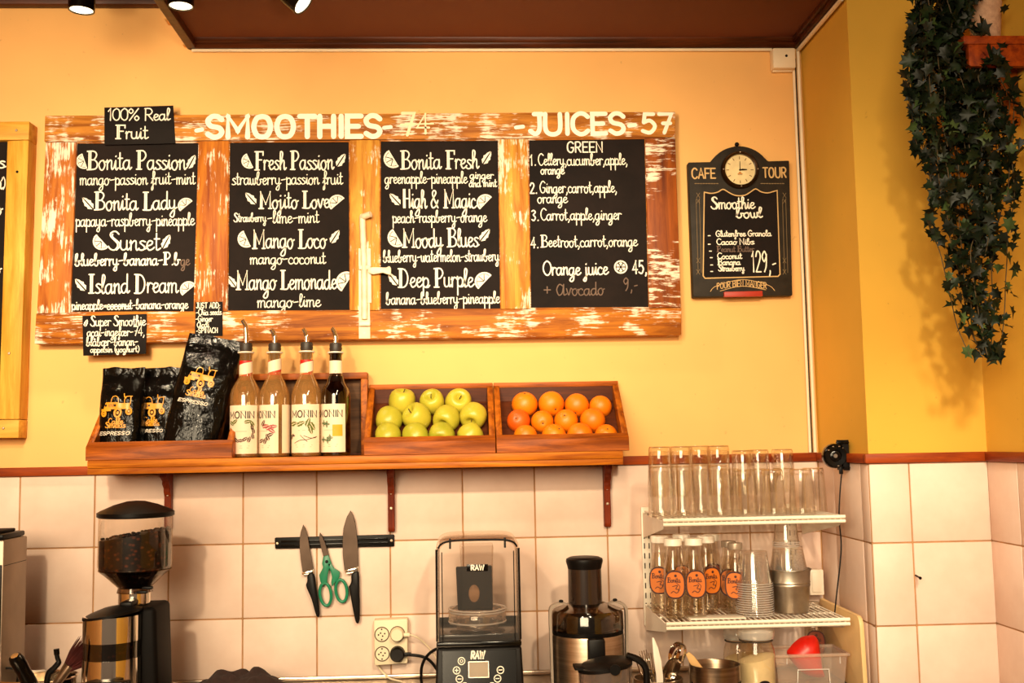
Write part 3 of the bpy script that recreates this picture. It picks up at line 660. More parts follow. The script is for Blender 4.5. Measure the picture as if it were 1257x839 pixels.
write(pen.mb, lambda x, z, d=0: V((x, pen.Y - d, z + 3.4 / pen.k * math.sin(PI * max(0, min(1, (x - pa.x) / (pz.x - pa.x)))))), 'POUR BIEN MANGER', pa.x, pa.z, pz.x - pa.x, 7.5 / pen.k, .95 / pen.k, 'block')
pen.line([(872, 358), (880, 351), (911, 343.5), (942, 350), (951, 357)], .7, 0, True); pen.line([(884, 357.5), (911, 351.5), (940, 356)], .7, 0, True)
pen.mb.build('painted_border', M['gold'], kb)
pen = Pen(YK - .0016)
for u0, u1 in ((853, 883), (934, 964)):
    for i in range(9): pen.line([(u0 + i * 3.3, 225.5), (u0 + i * 3.3 + 2, 225.5)], 1.2)
for u in (856.5, 962.5):
    o_ = 1 if u < 900 else 1
    pen.line([(u - 2, 245), (u + .5, 335)], .6); pen.line([(u + 2, 245), (u + 4.5, 335)], .6)
    for v in (240, 247, 320, 334): pen.line([(u - 1.5, v - 3), (u + 2.5, v + 3)], .6); pen.line([(u + 2.5, v - 3), (u - 1.5, v + 3)], .6)
pen.mb.build('faded_ornament', M['gold_dim'], kb)
pen = Pen(YK - .0024)
pen.t('Smoothie', 873, 927, 256.5, 15, 1.6); pen.t('bowl', 904, 936, 267.5, 13, 1.8)
for txt, u0, u1, v in (('Glutenfree Granola', 879, 947, 290.5), ('Cacao Nibs', 880, 926, 300.5), ('Coconut', 881, 911, 318), ('Banana', 881, 909, 325.5), ('Strawberry', 882, 914, 333)): pen.t(txt, u0, u1, v, 7.5, 1.15)
for u, v in ((870, 289.5), (870, 300), (871.5, 308.5), (872.5, 316.5), (873, 325.5), (873, 333.5)): pen.line([(u - .7, v), (u + 1.8, v)], 1.2)
pen.t('129,-', 923, 955, 334, 26, 1.7, 'block'); pen.mb.build('lettering', M['chalk'], cp)
pen = Pen(YK - .0024); pen.t('Peanut Butter', 880, 926, 309.5, 7.5, .9); pen.mb.build('lettering', M['chalk_dim'], cp)['label'] = 'rubbed-out line'
b = MB(); pquad(b, [(889, 358.3), (936, 357.3), (936.5, 363.8), (889.3, 364.8)], YK - .012, YK, .001); b.build('chalk_ledge', plain('red_strip', '#a52a14', .5), kb)
cc = at(907.6, 209.3, YK); rim = 23.5 / pxm(YK); TX = Matrix.Translation(cc) @ Matrix.Rotation(PI / 2, 4, 'X')
b = MB(); b.lathe([(rim * .83, .004), (rim * .84, .014), (rim * .93, .017), (rim, .012), (rim * 1.02, 0)], seg=48, mat=TX); bz = b.build('bezel', plain('dark_bronze', '#3a2410', .3, .7), kb)
b = MB()
for a in range(4): b.ball(cc + V((rim * .93 * math.cos(a * PI / 2), -.017, rim * .93 * math.sin(a * PI / 2))), .0022, 8, 6)
b.build('stud', M['screw'], bz)
b = MB(); b.lathe([(0, .005), (rim * .84, .005)], seg=48, mat=TX); fc = b.build('clock_face', plain('aged_dial', '#e6cf9a', .35, var=.14, scale=30, coat=.6), kb)
mp = lambda x, z, d=0: V((cc.x + x, YK - .0058 - d, cc.z + z)); b = MB()
for i in range(12):
    a = i * PI / 6; r0, r1 = rim * .60, rim * .72
    ribbon(b, mp, [(r0 * math.sin(a), r0 * math.cos(a)), (r1 * math.sin(a), r1 * math.cos(a))], .0022)
ribbon(b, mp, [(-.006, -.014), (.006, -.014)], .0012)
b.build('numerals', plain('dial_ink', '#7a5a30', .6), fc)
b = MB(); fill(b, mp, [(-.008, -.012), (.0, -.005), (.009, -.012)]); b.build('dial_emblem', plain('dial_orange', '#b8721e', .6), fc)
b = MB(); mp2 = lambda x, z, d=0: V((cc.x + x, YK - .0085 - d, cc.z + z))
b.prism([mp2(-.003, -.0015), mp2(.006, .003), mp2(.02, .0015), mp2(.02, -.001), mp2(.006, -.002)], (0, .001, 0)); b.build('hour_hand', M['black'], fc)
b = MB(); b.prism([mp2(-.001, -.003), mp2(.001, -.003), mp2(.0008, .024), mp2(-.0006, .024)], (0, .001, 0)); b.lathe([(0, .0095), (.0025, .0095), (.0025, .006)], seg=12, mat=TX); b.build('minute_hand', M['black'], fc)
# ================================================================== LONG WOODEN WALL SHELF
ZS = OZ + .236; SX0, SX1 = at(107, 566, -.2).x, at(765, 558, -.2).x
sh = thing('wall_shelf', 'long orange wooden wall shelf on three brackets, holding crates, bottles and coffee', 'shelf', ((SX0 + SX1) / 2, 0, ZS - .035))
MB().box(SX0, SX1, -.2, -.013, ZS - .02, ZS, .002).build('board', M['shelf_wood'], sh)
MB().box(SX0, SX1, -.199, -.013, ZS - .036, ZS - .0202, .002).build('edge_strip', M['shelf_wood'], sh)
for u, v1 in ((203, 650), (478, 653), (744, 647)):
    x = at(u + 2, 620, -.03).x; zb = at(u, v1, -.01).z; hw = .009
    b = MB()
    prof = [(0, 0), (-.022, 0), (-.026, .012), (-.026, .11), (-.034, .125), (-.034, .135), (-.05, .15), (-.05, .16), (-.075, .175), (-.075, .19)]
    zt = ZS - .0365; kz = (zt - zb) / .19
    b.prism([(x - hw, y, zb + z * kz) for y, z in prof] + [(x - hw, 0, zt)], (hw * 2, 0, 0), .0015, 1)
    br = b.build('bracket', M['bracket'], sh)
    for dz in (.07, .115):
        b = MB(); screw(b, V((x, -.0262, zb + dz * kz)), .0045); b.build('screw', M['screw'], br)

# ================================================================== CRATES
H0, H1, DY0, DY1 = .034, .195, -.2, -.014
def wedge(x0, x1, label, th=.016):
    root = thing('wooden_crate', label, 'crate', ((x0 + x1) / 2, (DY0 + DY1) / 2, ZS), 'slanted wooden crates along the shelf')
    sl = (H1 - H0) / (DY1 - DY0)
    def sidep(x):
        b = MB(); b.prism([(x, DY0 + th, ZS), (x, DY0 + th, ZS + H0 + sl * th), (x, DY1 - .012, ZS + H1 - .012 * sl), (x, DY1, ZS + H1 - .012 * sl), (x, DY1, ZS)], (th, 0, 0), .0015, 1); return b
    sidep(x0).build('side_board', M['crate_y'], root); sidep(x1 - th).build('side_board', M['crate_y'], root)
    b = MB(); b.prism([(x0, DY0, ZS), (x0, DY0, ZS + H0), (x0, DY0 + th, ZS + H0 + sl * th), (x0, DY0 + th, ZS)], (x1 - x0, 0, 0), .0012, 1)
    b.build('front_board', M['crate_x'], root)
    b = MB(); z1 = ZS + H1 - .012 * sl
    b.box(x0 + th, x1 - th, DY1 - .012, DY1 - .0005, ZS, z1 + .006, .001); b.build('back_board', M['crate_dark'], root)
    MB().box(x0, x1, DY1 - .013, DY1 + .0, z1 - .006, z1 + .008, .0015).build('top_rail', M['crate_x'], root)
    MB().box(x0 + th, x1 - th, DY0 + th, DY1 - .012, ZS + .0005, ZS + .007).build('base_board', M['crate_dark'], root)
    return root
def edges(u0, u1): return at(u0, 550, DY0).x, at(u1, 550, DY0).x
LX = edges(105, 285); AX = edges(446.5, 608.5); OX = edges(609.5, 772.5)
wedge(*LX, 'slanted wooden crate at the left end of the shelf holding coffee bags')
ac = wedge(*AX, 'slanted wooden crate of green apples on the shelf')
oc = wedge(*OX, 'slanted wooden crate of oranges at the right end of the shelf')
for c_, X in ((ac, AX), (oc, OX)):
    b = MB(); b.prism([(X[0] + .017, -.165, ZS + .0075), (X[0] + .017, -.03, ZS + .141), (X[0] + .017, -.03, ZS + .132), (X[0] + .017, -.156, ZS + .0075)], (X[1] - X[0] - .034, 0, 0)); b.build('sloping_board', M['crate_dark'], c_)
# the upright tray behind the syrup bottles
x0, x1 = at(284, 500, -.06).x, at(451, 500, -.06).x; z1 = at(400, 458, -.06).z
ut = thing('wooden_tray', 'shallow wooden tray standing on edge behind the syrup bottles', 'tray', ((x0 + x1) / 2, -.03, ZS))
tw = .0175
MB().box(x0, x1, -.06, -.0165, z1 - tw, z1, .0015).build('top_rail', M['crate_x'], ut)
MB().box(x0, x0 + tw, -.06, -.0165, ZS, z1 - tw, .0015).build('side_board', M['crate_y'], ut)
MB().box(x1 - tw, x1, -.06, -.0165, ZS, z1 - tw, .0015).build('side_board', M['crate_y'], ut)
MB().box(x0 + tw, x1 - tw, -.06, -.0165, ZS, ZS + .006, .001).build('bottom_rail', M['crate_dark'], ut)
MB().box(x0 + tw, x1 - tw, -.024, -.0165, ZS + .006, z1 - tw).build('back_panel', wood('weathered_panel', '#3e2614', '#6e4a2c', 'x', .6), ut)

# ================================================================== FRUIT
def skin(name, c1, c2, c3, bump=0, rough=.35):
    n = Nodes(name); f = n.noise(n.coord(), 22, 3, .5)
    g = n.n('ShaderNodeTexCoord'); info = n.n('ShaderNodeObjectInfo'); big = n.noise(n.coord((1, 1, .4)), 14, 3)
    c = n.ramp(big, [(.35, srgb(c1)), (.65, srgb(c2))])
    c = n.mix(info.outputs['Random'], c, n.ramp(f, [(.3, srgb(c2)), (.7, srgb(c3))]))
    n.l(c, n.b.inputs['Base Color']); n.set(Roughness=rough)
    if bump: n.bump(n.noise(n.coord(), 260, 2), bump, .0012)
    else:
        sp = n.noise(n.coord(), 210, 2); c2_ = n.mix(n.ramp(sp, [(.68, (0, 0, 0, 1)), (.74, (.5, .5, .5, 1))]), c, srgb('#e6d890')); n.l(c2_, n.b.inputs['Base Color'])
    return n.m
M['apple'] = skin('apple_skin', '#8f9420', '#c9b83a', '#b3aa32')
M['orange'] = skin('orange_peel', '#e46c04', '#f08608', '#ec7806', .35, .42)
M['blood'] = skin('red_orange_peel', '#c9420c', '#e8660c', '#d85010', .35, .42)
M['stem'] = plain('fruit_stem', '#4a3216', .8); M['calyx'] = plain('calyx', '#5a4420', .8)
def apple_mesh(root, r=1.0, stem=True):
    P = [(0, .018), (.004, .0195), (.0095, .026), (.016, .0305), (.023, .0295), (.0295, .0235), (.0335, .0135), (.035, .002), (.034, -.0095), (.0305, -.0195), (.0245, -.0275), (.0165, -.032), (.009, -.0318), (.004, -.0285), (0, -.0275)]
    b = MB().lathe([(a * r, z * r) for a, z in P], seg=32)
    for v in b.v: v.x *= 1 + .03 * math.sin(3 * math.atan2(v.y, v.x)); v.z += .03 * v.x
    o = b.build('flesh', M['apple'], root, sharp=60)
    if stem: MB().tube(smooth([(0, 0, .017 * r), (.001, 0, .026 * r), (.004, .001, .035 * r)], 4), [.0013] * 9, 6).build('stem', M['stem'], root)
    MB().lathe([(.0035, -.029), (.004, -.0305), (.0015, -.0295), (0, -.029)], seg=10).build('calyx', M['calyx'], root)
ap = thing('apple', 'x', 'apple', (0, 0, 0), 'green apples in the crate'); apple_mesh(ap)
ROWY = [-.068, -.108, -.15]
APP = [  # u, v, row, radius px, tilt toward viewer, roll, label
 (493.5, 493.4, 0, 16, .35, .1, 'green apple with a visible stem, left of the back row'),
 (530.5, 494, 0, 15, .9, -.5, 'green apple in the middle of the back row'),
 (562.7, 494, 0, 16, 1.15, -.3, 'green apple with a dark dimple, right of the back row'),
 (477.7, 515.7, 1, 16, 2.6, .3, 'darker green apple at the left end of the middle row'),
 (511.8, 513, 1, 17, .8, -.7, 'yellow-green apple with a stem dimple, second in the middle row'),
 (548, 514.4, 1, 16.3, 2.4, .8, 'green apple third along the middle row'),
 (581, 511, 1, 16.4, 2.2, .2, 'bright yellow-green apple at the right end of the middle row'),
 (476.4, 535, 2, 15.5, 2.5, .0, 'green apple at the left end of the front row behind the crate rim'),
 (510, 535, 2, 15.5, 2.7, -.4, 'dull green apple second along the front row behind the crate rim'),
 (542, 535, 2, 16, 2.2, .5, 'pale apple third along the front row behind the crate rim'),
 (577.5, 535, 2, 15.3, 2.8, .9, 'green apple at the right end of the front row')]
for i, (u, v, r_, rp, tx, ry, lab) in enumerate(APP):
    k = rp / pxm(ROWY[r_]) / .0345
    put(ap, i == 0, at(u, v, ROWY[r_]), (tx, ry, R.uniform(-.4, .4)), lab + ' of the apple crate' if 'rim' not in lab else lab.replace('behind the crate rim', 'of the apple crate'), 'green apples in the crate', (k, k, k))
og = thing('orange', 'x', 'orange', (0, 0, 0), 'oranges in the crate')
b = MB(); b.ball((0, 0, 0), .036, 36, 24)
for v in b.v:
    rr = math.hypot(v.x, v.y); v.z *= .97
    if v.z > 0: v.z -= .003 * math.exp(-(rr / .006) ** 2)
b.build('peel', M['orange'], og, sharp=80)
b = MB().lathe([(0, .0335), (.0022, .0338), (.003, .0328)], seg=8); b.build('stem_scar', M['calyx'], og)
ORG = [(644, 497, 0, 16, .4, 0, 'large orange at the left end of the back row'), (676.7, 496.5, 0, 16, 1.0, 2.6, 'large orange second along the back row'),
 (708, 498, 0, 15, 2.4, .3, 'orange third along the back row'), (737, 499.7, 0, 14, 2.2, .6, 'smaller orange at the right end of the back row'),
 (636.5, 517, 1, 14.3, 1.2, -.9, 'reddish orange at the left end of the middle row'), (665.6, 518, 1, 13.8, 1.75, .1, 'orange with its navel facing out, second in the middle row'),
 (694.8, 517, 1, 14.5, 1.0, -.4, 'orange with a pale stem scar, third in the middle row'), (727.5, 516.5, 1, 15.6, 2.7, .3, 'orange at the right end of the middle row'),
 (645, 536, 2, 14.5, 2.5, 0, 'orange at the left end of the front row'), (680, 535.5, 2, 15, .7, .6, 'orange second along the front row'),
 (712, 535, 2, 16, 2.9, .4, 'orange third along the front row'), (744, 535, 2, 14, .9, .1, 'orange with dark specks at the right end of the front row')]
for i, (u, v, r_, rp, tx, ry, lab) in enumerate(ORG):
    k = rp / pxm(ROWY[r_]) / .036
    o = put(og, i == 0, at(u, v, ROWY[r_]), (tx, ry, 0), lab + ' of the orange crate', 'oranges in the crate', (k, k, k))
    if i == 4:
        for ch in o.children:
            if ch.name.startswith('peel'): ch.data = ch.data.copy(); ch.data.materials[0] = M['blood']

# ================================================================== SYRUP BOTTLES
M['amber_empty'] = clear('syrup_glass', (.98, .88, .70), .3, .6, .06, .16, (.82, .42, .13))  # diffuse amber haze stands in for bright surroundings refracted by the glass
M['dark_glass'] = clear('dark_syrup_glass', (.16, .09, .06), .14, .5)
M['syrup'] = plain('dark_syrup', '#2c0a04', .12, var=.1, coat=.6)
M['cola'] = plain('black_syrup', '#120906', .1, var=.1, coat=.6)
M['label_paper'] = plain('label_paper', '#f0d9bb', .55, var=.04)
M['ink'] = plain('label_ink', '#160e0c', .6)
M['ink_soft'] = plain('label_ink_soft', '#c79f7c', .6)
M['red'] = plain('label_red', '#c01c10', .5)
M['green_leaf'] = plain('print_leaf', '#5e6a1c', .6); M['brown_nut'] = plain('print_nut', '#4a2414', .6); M['pink'] = plain('print_pink', '#b04a4a', .6); M['yellow_print'] = plain('print_yellow', '#e2a51a', .6); M['clover'] = plain('print_clover', '#2f5a2a', .6)
M['rubber'] = plain('grey_stopper', '#2e2620', .5); M['ring'] = plain('white_collar', '#f2e2cc', .4)
YBOT = -.125
def bottle(uc, wpx, vbase, vsh, vneck, vring, vtop, liquid, level_v, lab_ang, label, flip, kind):
    k = pxm(YBOT); c = at(uc, vbase, YBOT); c.z = ZS + .0006; r = wpx / 2 / k
    zz = lambda v: (vbase - v) / k + .004
    gm = 'amber_empty' if liquid == 'syrup' else 'dark_glass'
    root = thing('syrup_bottle', label, 'bottle', c, 'syrup bottles with pourers on the shelf')
    nr = .0165
    prof = [(0, .004), (r * .8, .0), (r * .95, .002), (r, .008), (r, zz(vsh + 6)), (r * .985, zz(vsh)), (r * .9, zz(vsh - 6)), (r * .68, zz(vneck + 7)), (nr * 1.15, zz(vneck)), (nr, zz(vneck - 8)), (nr, zz(vring) - .004), (nr * 1.12, zz(vring) - .002), (nr * 1.12, zz(vring) + .004), (nr, zz(vring) + .006)]
    MB().lathe(prof, (c.x, c.y, c.z), 44).build('glass', M[gm], root, sharp=50)
    zl = zz(level_v); ip = [(0, .005), (r * .92, .005), (r * .955, .01)] + [(a * .955, z) for a, z in prof[4:11] if z < zl and a > nr * 1.3]
    last = ip[-1][0] if zl > prof[4][1] else r * .955
    ip += [(last if zl < prof[5][1] else max(nr, last * .8), zl), (0, zl)]
    MB().lathe(ip, (c.x, c.y, c.z), 40).build('syrup', M[liquid], root, sharp=50)
    cyl = lambda a0: (lambda x, z, d=0: V((c.x + (r + .0009 + d) * math.sin(a0 + x / r), c.y - (r + .0009 + d) * math.cos(a0 + x / r), c.z + z)))
    def wrap(name, a0, w, z0, z1, mat, parent=root, off=0, skew=0, rad=None):
        b = MB(); n_ = 18; rad = rad or r + .0005 + off; vs = []
        for i in range(n_ + 1):
            a = a0 + (i / n_ - .5) * w / r
            for z in (z0, z1): vs.append((c.x + rad * math.sin(a), c.y - rad * math.cos(a), c.z + z + skew * (i / n_ - .5)))
        b.add(vs, [(2 * i, 2 * i + 2, 2 * i + 3, 2 * i + 1) for i in range(n_)]); return b.build(name, mat, parent)
    z0, z1 = zz(556), zz(498); W_ = .088
    lb = wrap('paper_label', lab_ang, W_, z0, z1, M['label_paper'])
    if kind == 1: wrap('back_label', lab_ang + 1.95, .05, z0, z1, M['label_paper'])
    mp = cyl(lab_ang); H = z1 - z0
    b = MB(); write(b, mp, 'MONIN', -W_ * .40, z0 + H * .735, W_ * .84, H * .13, .003, 'block'); b.build('lettering', M['ink'], lb)
    b = MB()
    for zf, wf in ((.88, .3), (.46, .34), (.16, .5), (.12, .44)): ribbon(b, mp, [(-W_ * wf / 2, z0 + H * zf), (0, z0 + H * zf), (W_ * wf / 2, z0 + H * zf)], .0011)
    b.build('small_print', M['ink_soft'], lb)
    A, B2 = MB(), MB()
    if kind == 0:
        for x, z, a in ((-.33, .63, -.6), (-.2, .66, .6), (.2, .66, .2), (.33, .62, 2.2)): leaf2d(A, mp, (W_ * x, z0 + H * z), .0105, a)
        for x, z in ((-.38, .36), (-.3, .29), (-.14, .28), (0, .27), (.12, .30), (.24, .29), (.35, .36), (.37, .47), (.33, .55)): leaf2d(B2, mp, (W_ * x, z0 + H * z), .0092, x * 5)
        ms = ('green_leaf', 'brown_nut')
    elif kind == 1:
        for x, z, a in ((.1, .56, .2), (.22, .53, .5), (.34, .55, .1), (.3, .47, -.6)): leaf2d(A, mp, (W_ * x, z0 + H * z), .0115, a)
        for x, z, a in ((.25, .38, .4), (.18, .33, 2), (-.05, .26, .3), (.1, .26, 1.2), (.02, .62, 1)): leaf2d(B2, mp, (W_ * x, z0 + H * z), .0105, a)
        ms = ('pink', 'brown_nut')
    elif kind == 2:
        for x, z, a in ((-.1, .6, .4), (.12, .62, 1.2), (.25, .55, -1.0), (.2, .48, -1.3), (-.36, .6, .2)): leaf2d(A, mp, (W_ * x, z0 + H * z), .0135, a)
        for p_ in ([(-.3, .2), (-.1, .26), (.1, .27), (.4, .33)], [(-.1, .36), (.02, .28), (.1, .23)], [(.0, .35), (.2, .3), (.36, .31)]): ribbon(B2, mp, smooth([(W_ * x, z0 + H * z) for x, z in p_], 4), .0016)
        slice2d(B2, mp, (-W_ * .4, z0 + H * .34), .008, .5); ms = ('green_leaf', 'brown_nut')
    else:
        for x, z in ((-.2, .6), (-.08, .58), (-.22, .26), (-.05, .25), (.02, .30)):
            for a in (0, 1.6, 3.1, 4.7): leaf2d(A, mp, (W_ * x + .004 * math.cos(a), z0 + H * z + .004 * math.sin(a)), .0058, a)
        [fill(B2, mp, [(W_ * x, z0 + H * z) for x, z in ((x_, .33), (x_, .57), (x_ + .06, .57), (x_ + .06, .33))]) for x_ in (.1, .16, .22, .28, .34)]; ms = ('clover', 'yellow_print')
    A.build('print', M[ms[0]], lb); B2.build('print', M[ms[1]], lb)
    # neck label: a slanting white band over red
    zr0, zr1 = zz(vneck - 1) - .001, zz(vring + 9)
    if kind < 3:
        nl = wrap('neck_label', 0, r * 3.3, zr0 + .002, zr1, M['red'], rad=nr + .0008)
        b = wrap('white_band', 0, r * 3.3, zr0 + (.012 if kind == 1 else .007), zr1 + (.001 if kind == 1 else -.007), M['label_paper'], nl, rad=nr + .0013, skew=.014)
    else:
        nl = wrap('neck_label', 0, r * 3.3, zr0 - .006, zr1, M['label_paper'], rad=nr + .0008)
        b = MB()
        mpn = lambda x, z, d=0: V((c.x + (nr + .0014 + d) * math.sin(x / nr), c.y - (nr + .0014 + d) * math.cos(x / nr), c.z + z))
        for x, z in ((-.006, .004), (.004, .002), (.008, .008), (-.002, .010), (.001, .016)): leaf2d(b, mpn, (x, zr0 + z), .002, x * 200)
        b.build('print', M['ink'], nl)
    # pourer: stopper, collar, spout
    zr = zz(vring)
    pr = MB().lathe([(0, zr - .028), (nr * .55, zr - .028), (nr * .8, zr - .012), (nr * .85, zr + .004), (nr * 1.05, zr + .012), (nr * .98, zr + .017), (nr * 1.02, zr + .022), (nr * .9, zr + .028), (0, zr + .030)], (c.x, c.y, c.z), 28).build('pourer', M['rubber'], root)
    MB().lathe([(nr * 1.05, zr), (nr * 1.32, zr + .001), (nr * 1.32, zr + .004), (nr * 1.05, zr + .005)], (c.x, c.y, c.z), 28).build('collar', M['ring'], pr)
    zt = zz(vtop); s_ = flip
    sp = smooth([(0, 0, zr + .026), (0, 0, zr + .045), (.001 * s_, -.001, zt - .018), (.004 * s_, -.004, zt - .008), (.009 * s_, -.008, zt)], 4)
    MB().tube([c + p for p in sp], [.0074 - .0022 * i / len(sp) for i in range(len(sp))], 10).build('spout', M['chrome'], pr)
bottle(301.5, 37.5, 558.5, 484, 464, 434.5, 394, 'syrup', 546, -.12, 'syrup bottle with a nut wreath label, first of the four from the coffee bags', -1, 0)
bottle(337, 37, 558.5, 485, 463, 435, 405, 'syrup', 520, -.68, 'syrup bottle with pink flowers and label turned aside showing dark syrup, second of the four', -1, 1)
bottle(376.5, 37, 558.5, 485, 463, 434.5, 405, 'syrup', 548, -.05, 'vanilla syrup bottle with yellow blossom label, third of the four', -1, 2)
bottle(412.5, 35.5, 558.5, 485, 466, 436, 405, 'cola', 464, -.35, 'black-filled syrup bottle with clover label and plain white neck band, nearest the apples', -1, 3)

# ================================================================== COFFEE BAGS
n = Nodes('black_foil'); f1 = n.noise(n.coord((1, 1, .7)), 26, 4, .6, .6); f2 = n.noise(n.coord(), 80, 2)
n.l(n.ramp(f1, [(.3, srgb('#060504')), (.7, srgb('#0e0b09'))]), n.b.inputs['Base Color']); n.set(Roughness=.13, Specular_IOR_Level=.17)
n.bump(f1, .8, .008); M['foil'] = n.m
M['bag_gold'] = plain('bag_gold_print', '#e0951c', .4, var=.06); M['bag_white'] = plain('bag_white_print', '#efe0cc', .5); M['bag_dark'] = plain('bag_dark_print', '#1a120e', .4)
def bag(c, w, h, d, tilt, yaw, seed, label, back_lean=.12, ex=0, es=1.0, sf=.36, zf=.52):
    """side-gusseted foil bag: front and back swell, closing to a flat seal at the top"""
    root = thing('coffee_bag', label, 'coffee bag', c, 'black espresso bags in the crate')
    T = Matrix.Translation(c) @ Matrix.Rotation(yaw, 4, 'Z') @ Matrix.Rotation(tilt, 4, 'Y') @ Matrix.Rotation(-back_lean, 4, 'X')
    def dep(t):
        if t < .04: return d / 2 * (.86 + .14 * t / .04)
        if t < .62: return d / 2 * (1 + .06 * math.sin(t * 5))
        if t < .93: return d / 2 * (.06 + .94 * (.5 + .5 * math.cos(PI * (t - .62) / .31)))
        return d / 2 * .05
    def wid(t): return w / 2 * (.97 + .03 * math.sin(t * 3) - (.05 * max(0, .5 - t)) + .05 * max(0, t - .8))
    def crk(p): # crumple
        q_ = V((p.x * 22 + seed * 7, p.y * 22, p.z * 16)); a = mnoise.noise(q_) * .005 + mnoise.noise(q_ * 2.7) * .0022
        return a
    def surf(x, t, front=True, d_=0):
        hw = wid(t); s = max(-1, min(1, x / hw)); q_ = .30
        y = dep(t) * (1 - abs(s) ** 3.2) ** (1 / 3.2) if abs(s) < 1 else 0
        p = V((x, -y if front else y, h * t)); k = crk(p) * (1 if t < .93 else .7) * min(1, t / .05 + .2)
        return p + V((0, (-1 if front else 1) * (abs(k) * .5 + k * .5 + d_), 0)) + V((k * .6, 0, 0 if t < .97 else k * 1.2))
    b = MB(); NX, NT = 34, 46; vs = []; fs = []
    for j in range(NT + 1):
        t = j / NT; hw = wid(t)
        for i in range(NX): vs.append(surf(-hw * math.cos(PI * i / NX), t, True))
        for i in range(NX): vs.append(surf(hw * math.cos(PI * i / NX), t, False))
    N2 = 2 * NX
    for j in range(NT):
        for i in range(N2): fs.append((j * N2 + i, j * N2 + (i + 1) % N2, (j + 1) * N2 + (i + 1) % N2, (j + 1) * N2 + i))
    fs += [tuple(range(N2))[::-1], tuple(range(NT * N2, NT * N2 + N2))]
    b.add(vs, fs, 0, T); b.build('pouch', M['foil'], root, sharp=70)
    mp = lambda x, z, dd=0: T @ surf(ex + x * es, max(0, min(1, z / h)), True, .003 + dd)
    def dense(pts, m_=6):
        out = []
        for a, c2 in zip(pts, pts[1:] + pts[:1]):
            for q_ in range(m_): out.append((a[0] + (c2[0] - a[0]) * q_ / m_, a[1] + (c2[1] - a[1]) * q_ / m_))
        return out
    def area(mb, x0, x1, z0, z1, sh=0, n_=7, dd=0):
        vs = []; fs = []
        for j in range(n_ + 1):
            for i in range(n_ + 1):
                z = z0 + (z1 - z0) * j / n_; vs.append(mp(x0 + (x1 - x0) * i / n_ + sh * (j / n_), z, dd))
        mb.add(vs, [(j * (n_ + 1) + i, j * (n_ + 1) + i + 1, (j + 1) * (n_ + 1) + i + 1, (j + 1) * (n_ + 1) + i) for j in range(n_) for i in range(n_)])
    S = w * sf; zc = h * zf                       # open off-road car, three-quarter view
    G, K = MB(), MB()
    area(G, -S * .80, -S * .02, zc + S * .02, zc + S * .46, S * .12)   # bonnet and grille
    area(G, -S * .02, S * .85, zc + S * .02, zc + S * .40)       # side
    area(G, -S * .98, -S * .3, zc - S * .10, zc + S * .04)       # bumper
    for x, z, r_ in ((-.78, -.24, .17), (.12, -.22, .26), (.80, -.12, .19)):
        cx, cz = S * x, zc + S * z
        ribbon(G, mp, [(cx + S * r_ * .8 * math.cos(a * PI / 9), cz + S * r_ * math.sin(a * PI / 9)) for a in range(19)], S * .12)
        fill(G, mp, [(cx + S * r_ * .35 * math.cos(a * PI / 5), cz + S * r_ * .4 * math.sin(a * PI / 5)) for a in range(10)])
    ln = lambda P, w_, mb=None: ribbon(mb or G, mp, smooth([(S * x, zc + S * z) for x, z in P], 4), S * w_)
    ln([(-.35, .46), (-.28, .78), (-.1, .86), (.08, .74), (.14, .42)], .045); ln([(.5, .42), (.58, .8), (.98, .84)], .05); ln([(.45, 1.0), (.5, .8), (.6, .72)], .06); ln([(.9, .82), (.88, .35)], .05)
    G.build('car_print', M['bag_gold'], root)
    for i in range(5): ribbon(K, lambda x, z, dd=0: mp(x, z, dd + .0006), [(S * (-.48 + i * .075), zc + S * .16), (S * (-.46 + i * .075), zc + S * .34)], S * .022)
    for x in (-.66, -.08): fill(K, lambda x, z, dd=0: mp(x, z, dd + .0006), [(S * (x + .07 * math.cos(a)), zc + S * (.26 + .08 * math.sin(a))) for a in [i * PI / 4 for i in range(8)]])
    K.build('car_detail', M['bag_dark'], root)
    L = MB(); write(L, mp, 'Caffe', -S * .45, zc - S * .92, S * .95, S * .36, S * .055); write(L, mp, 'Smillas', -S * .66, zc - S * 1.16, S * 1.32, S * .36, S * .055); L.build('brand_lettering', M['bag_gold'], root)
    L = MB(); write(L, mp, 'ESPRESSO', -S * 1.05, zc - S * 1.62, S * 2.0, S * .2, S * .045, 'block', .25); L.build('lettering', M['bag_white'], root)
    return root
zb = ZS + .0075
c = at(149.5, 541, -.115); bag(V((c.x, -.115, zb)), .114, .236, .07, .0, -.05, 1, 'black espresso bag standing straight at the left of its crate', .04, -.004)
c = at(197, 541, -.075); bag(V((c.x, -.075, zb)), .105, .238, .06, .0, -.06, 2, 'black espresso bag half hidden between the other two', .04, -.018)
c = at(232, 541, -.125); bag(V((c.x, -.125, zb + .006)), .146, .318, .085, .205, .05, 3, 'largest black espresso bag, leaning to the right beside the bottles', .10, -.010, 1.0, .27, .60)
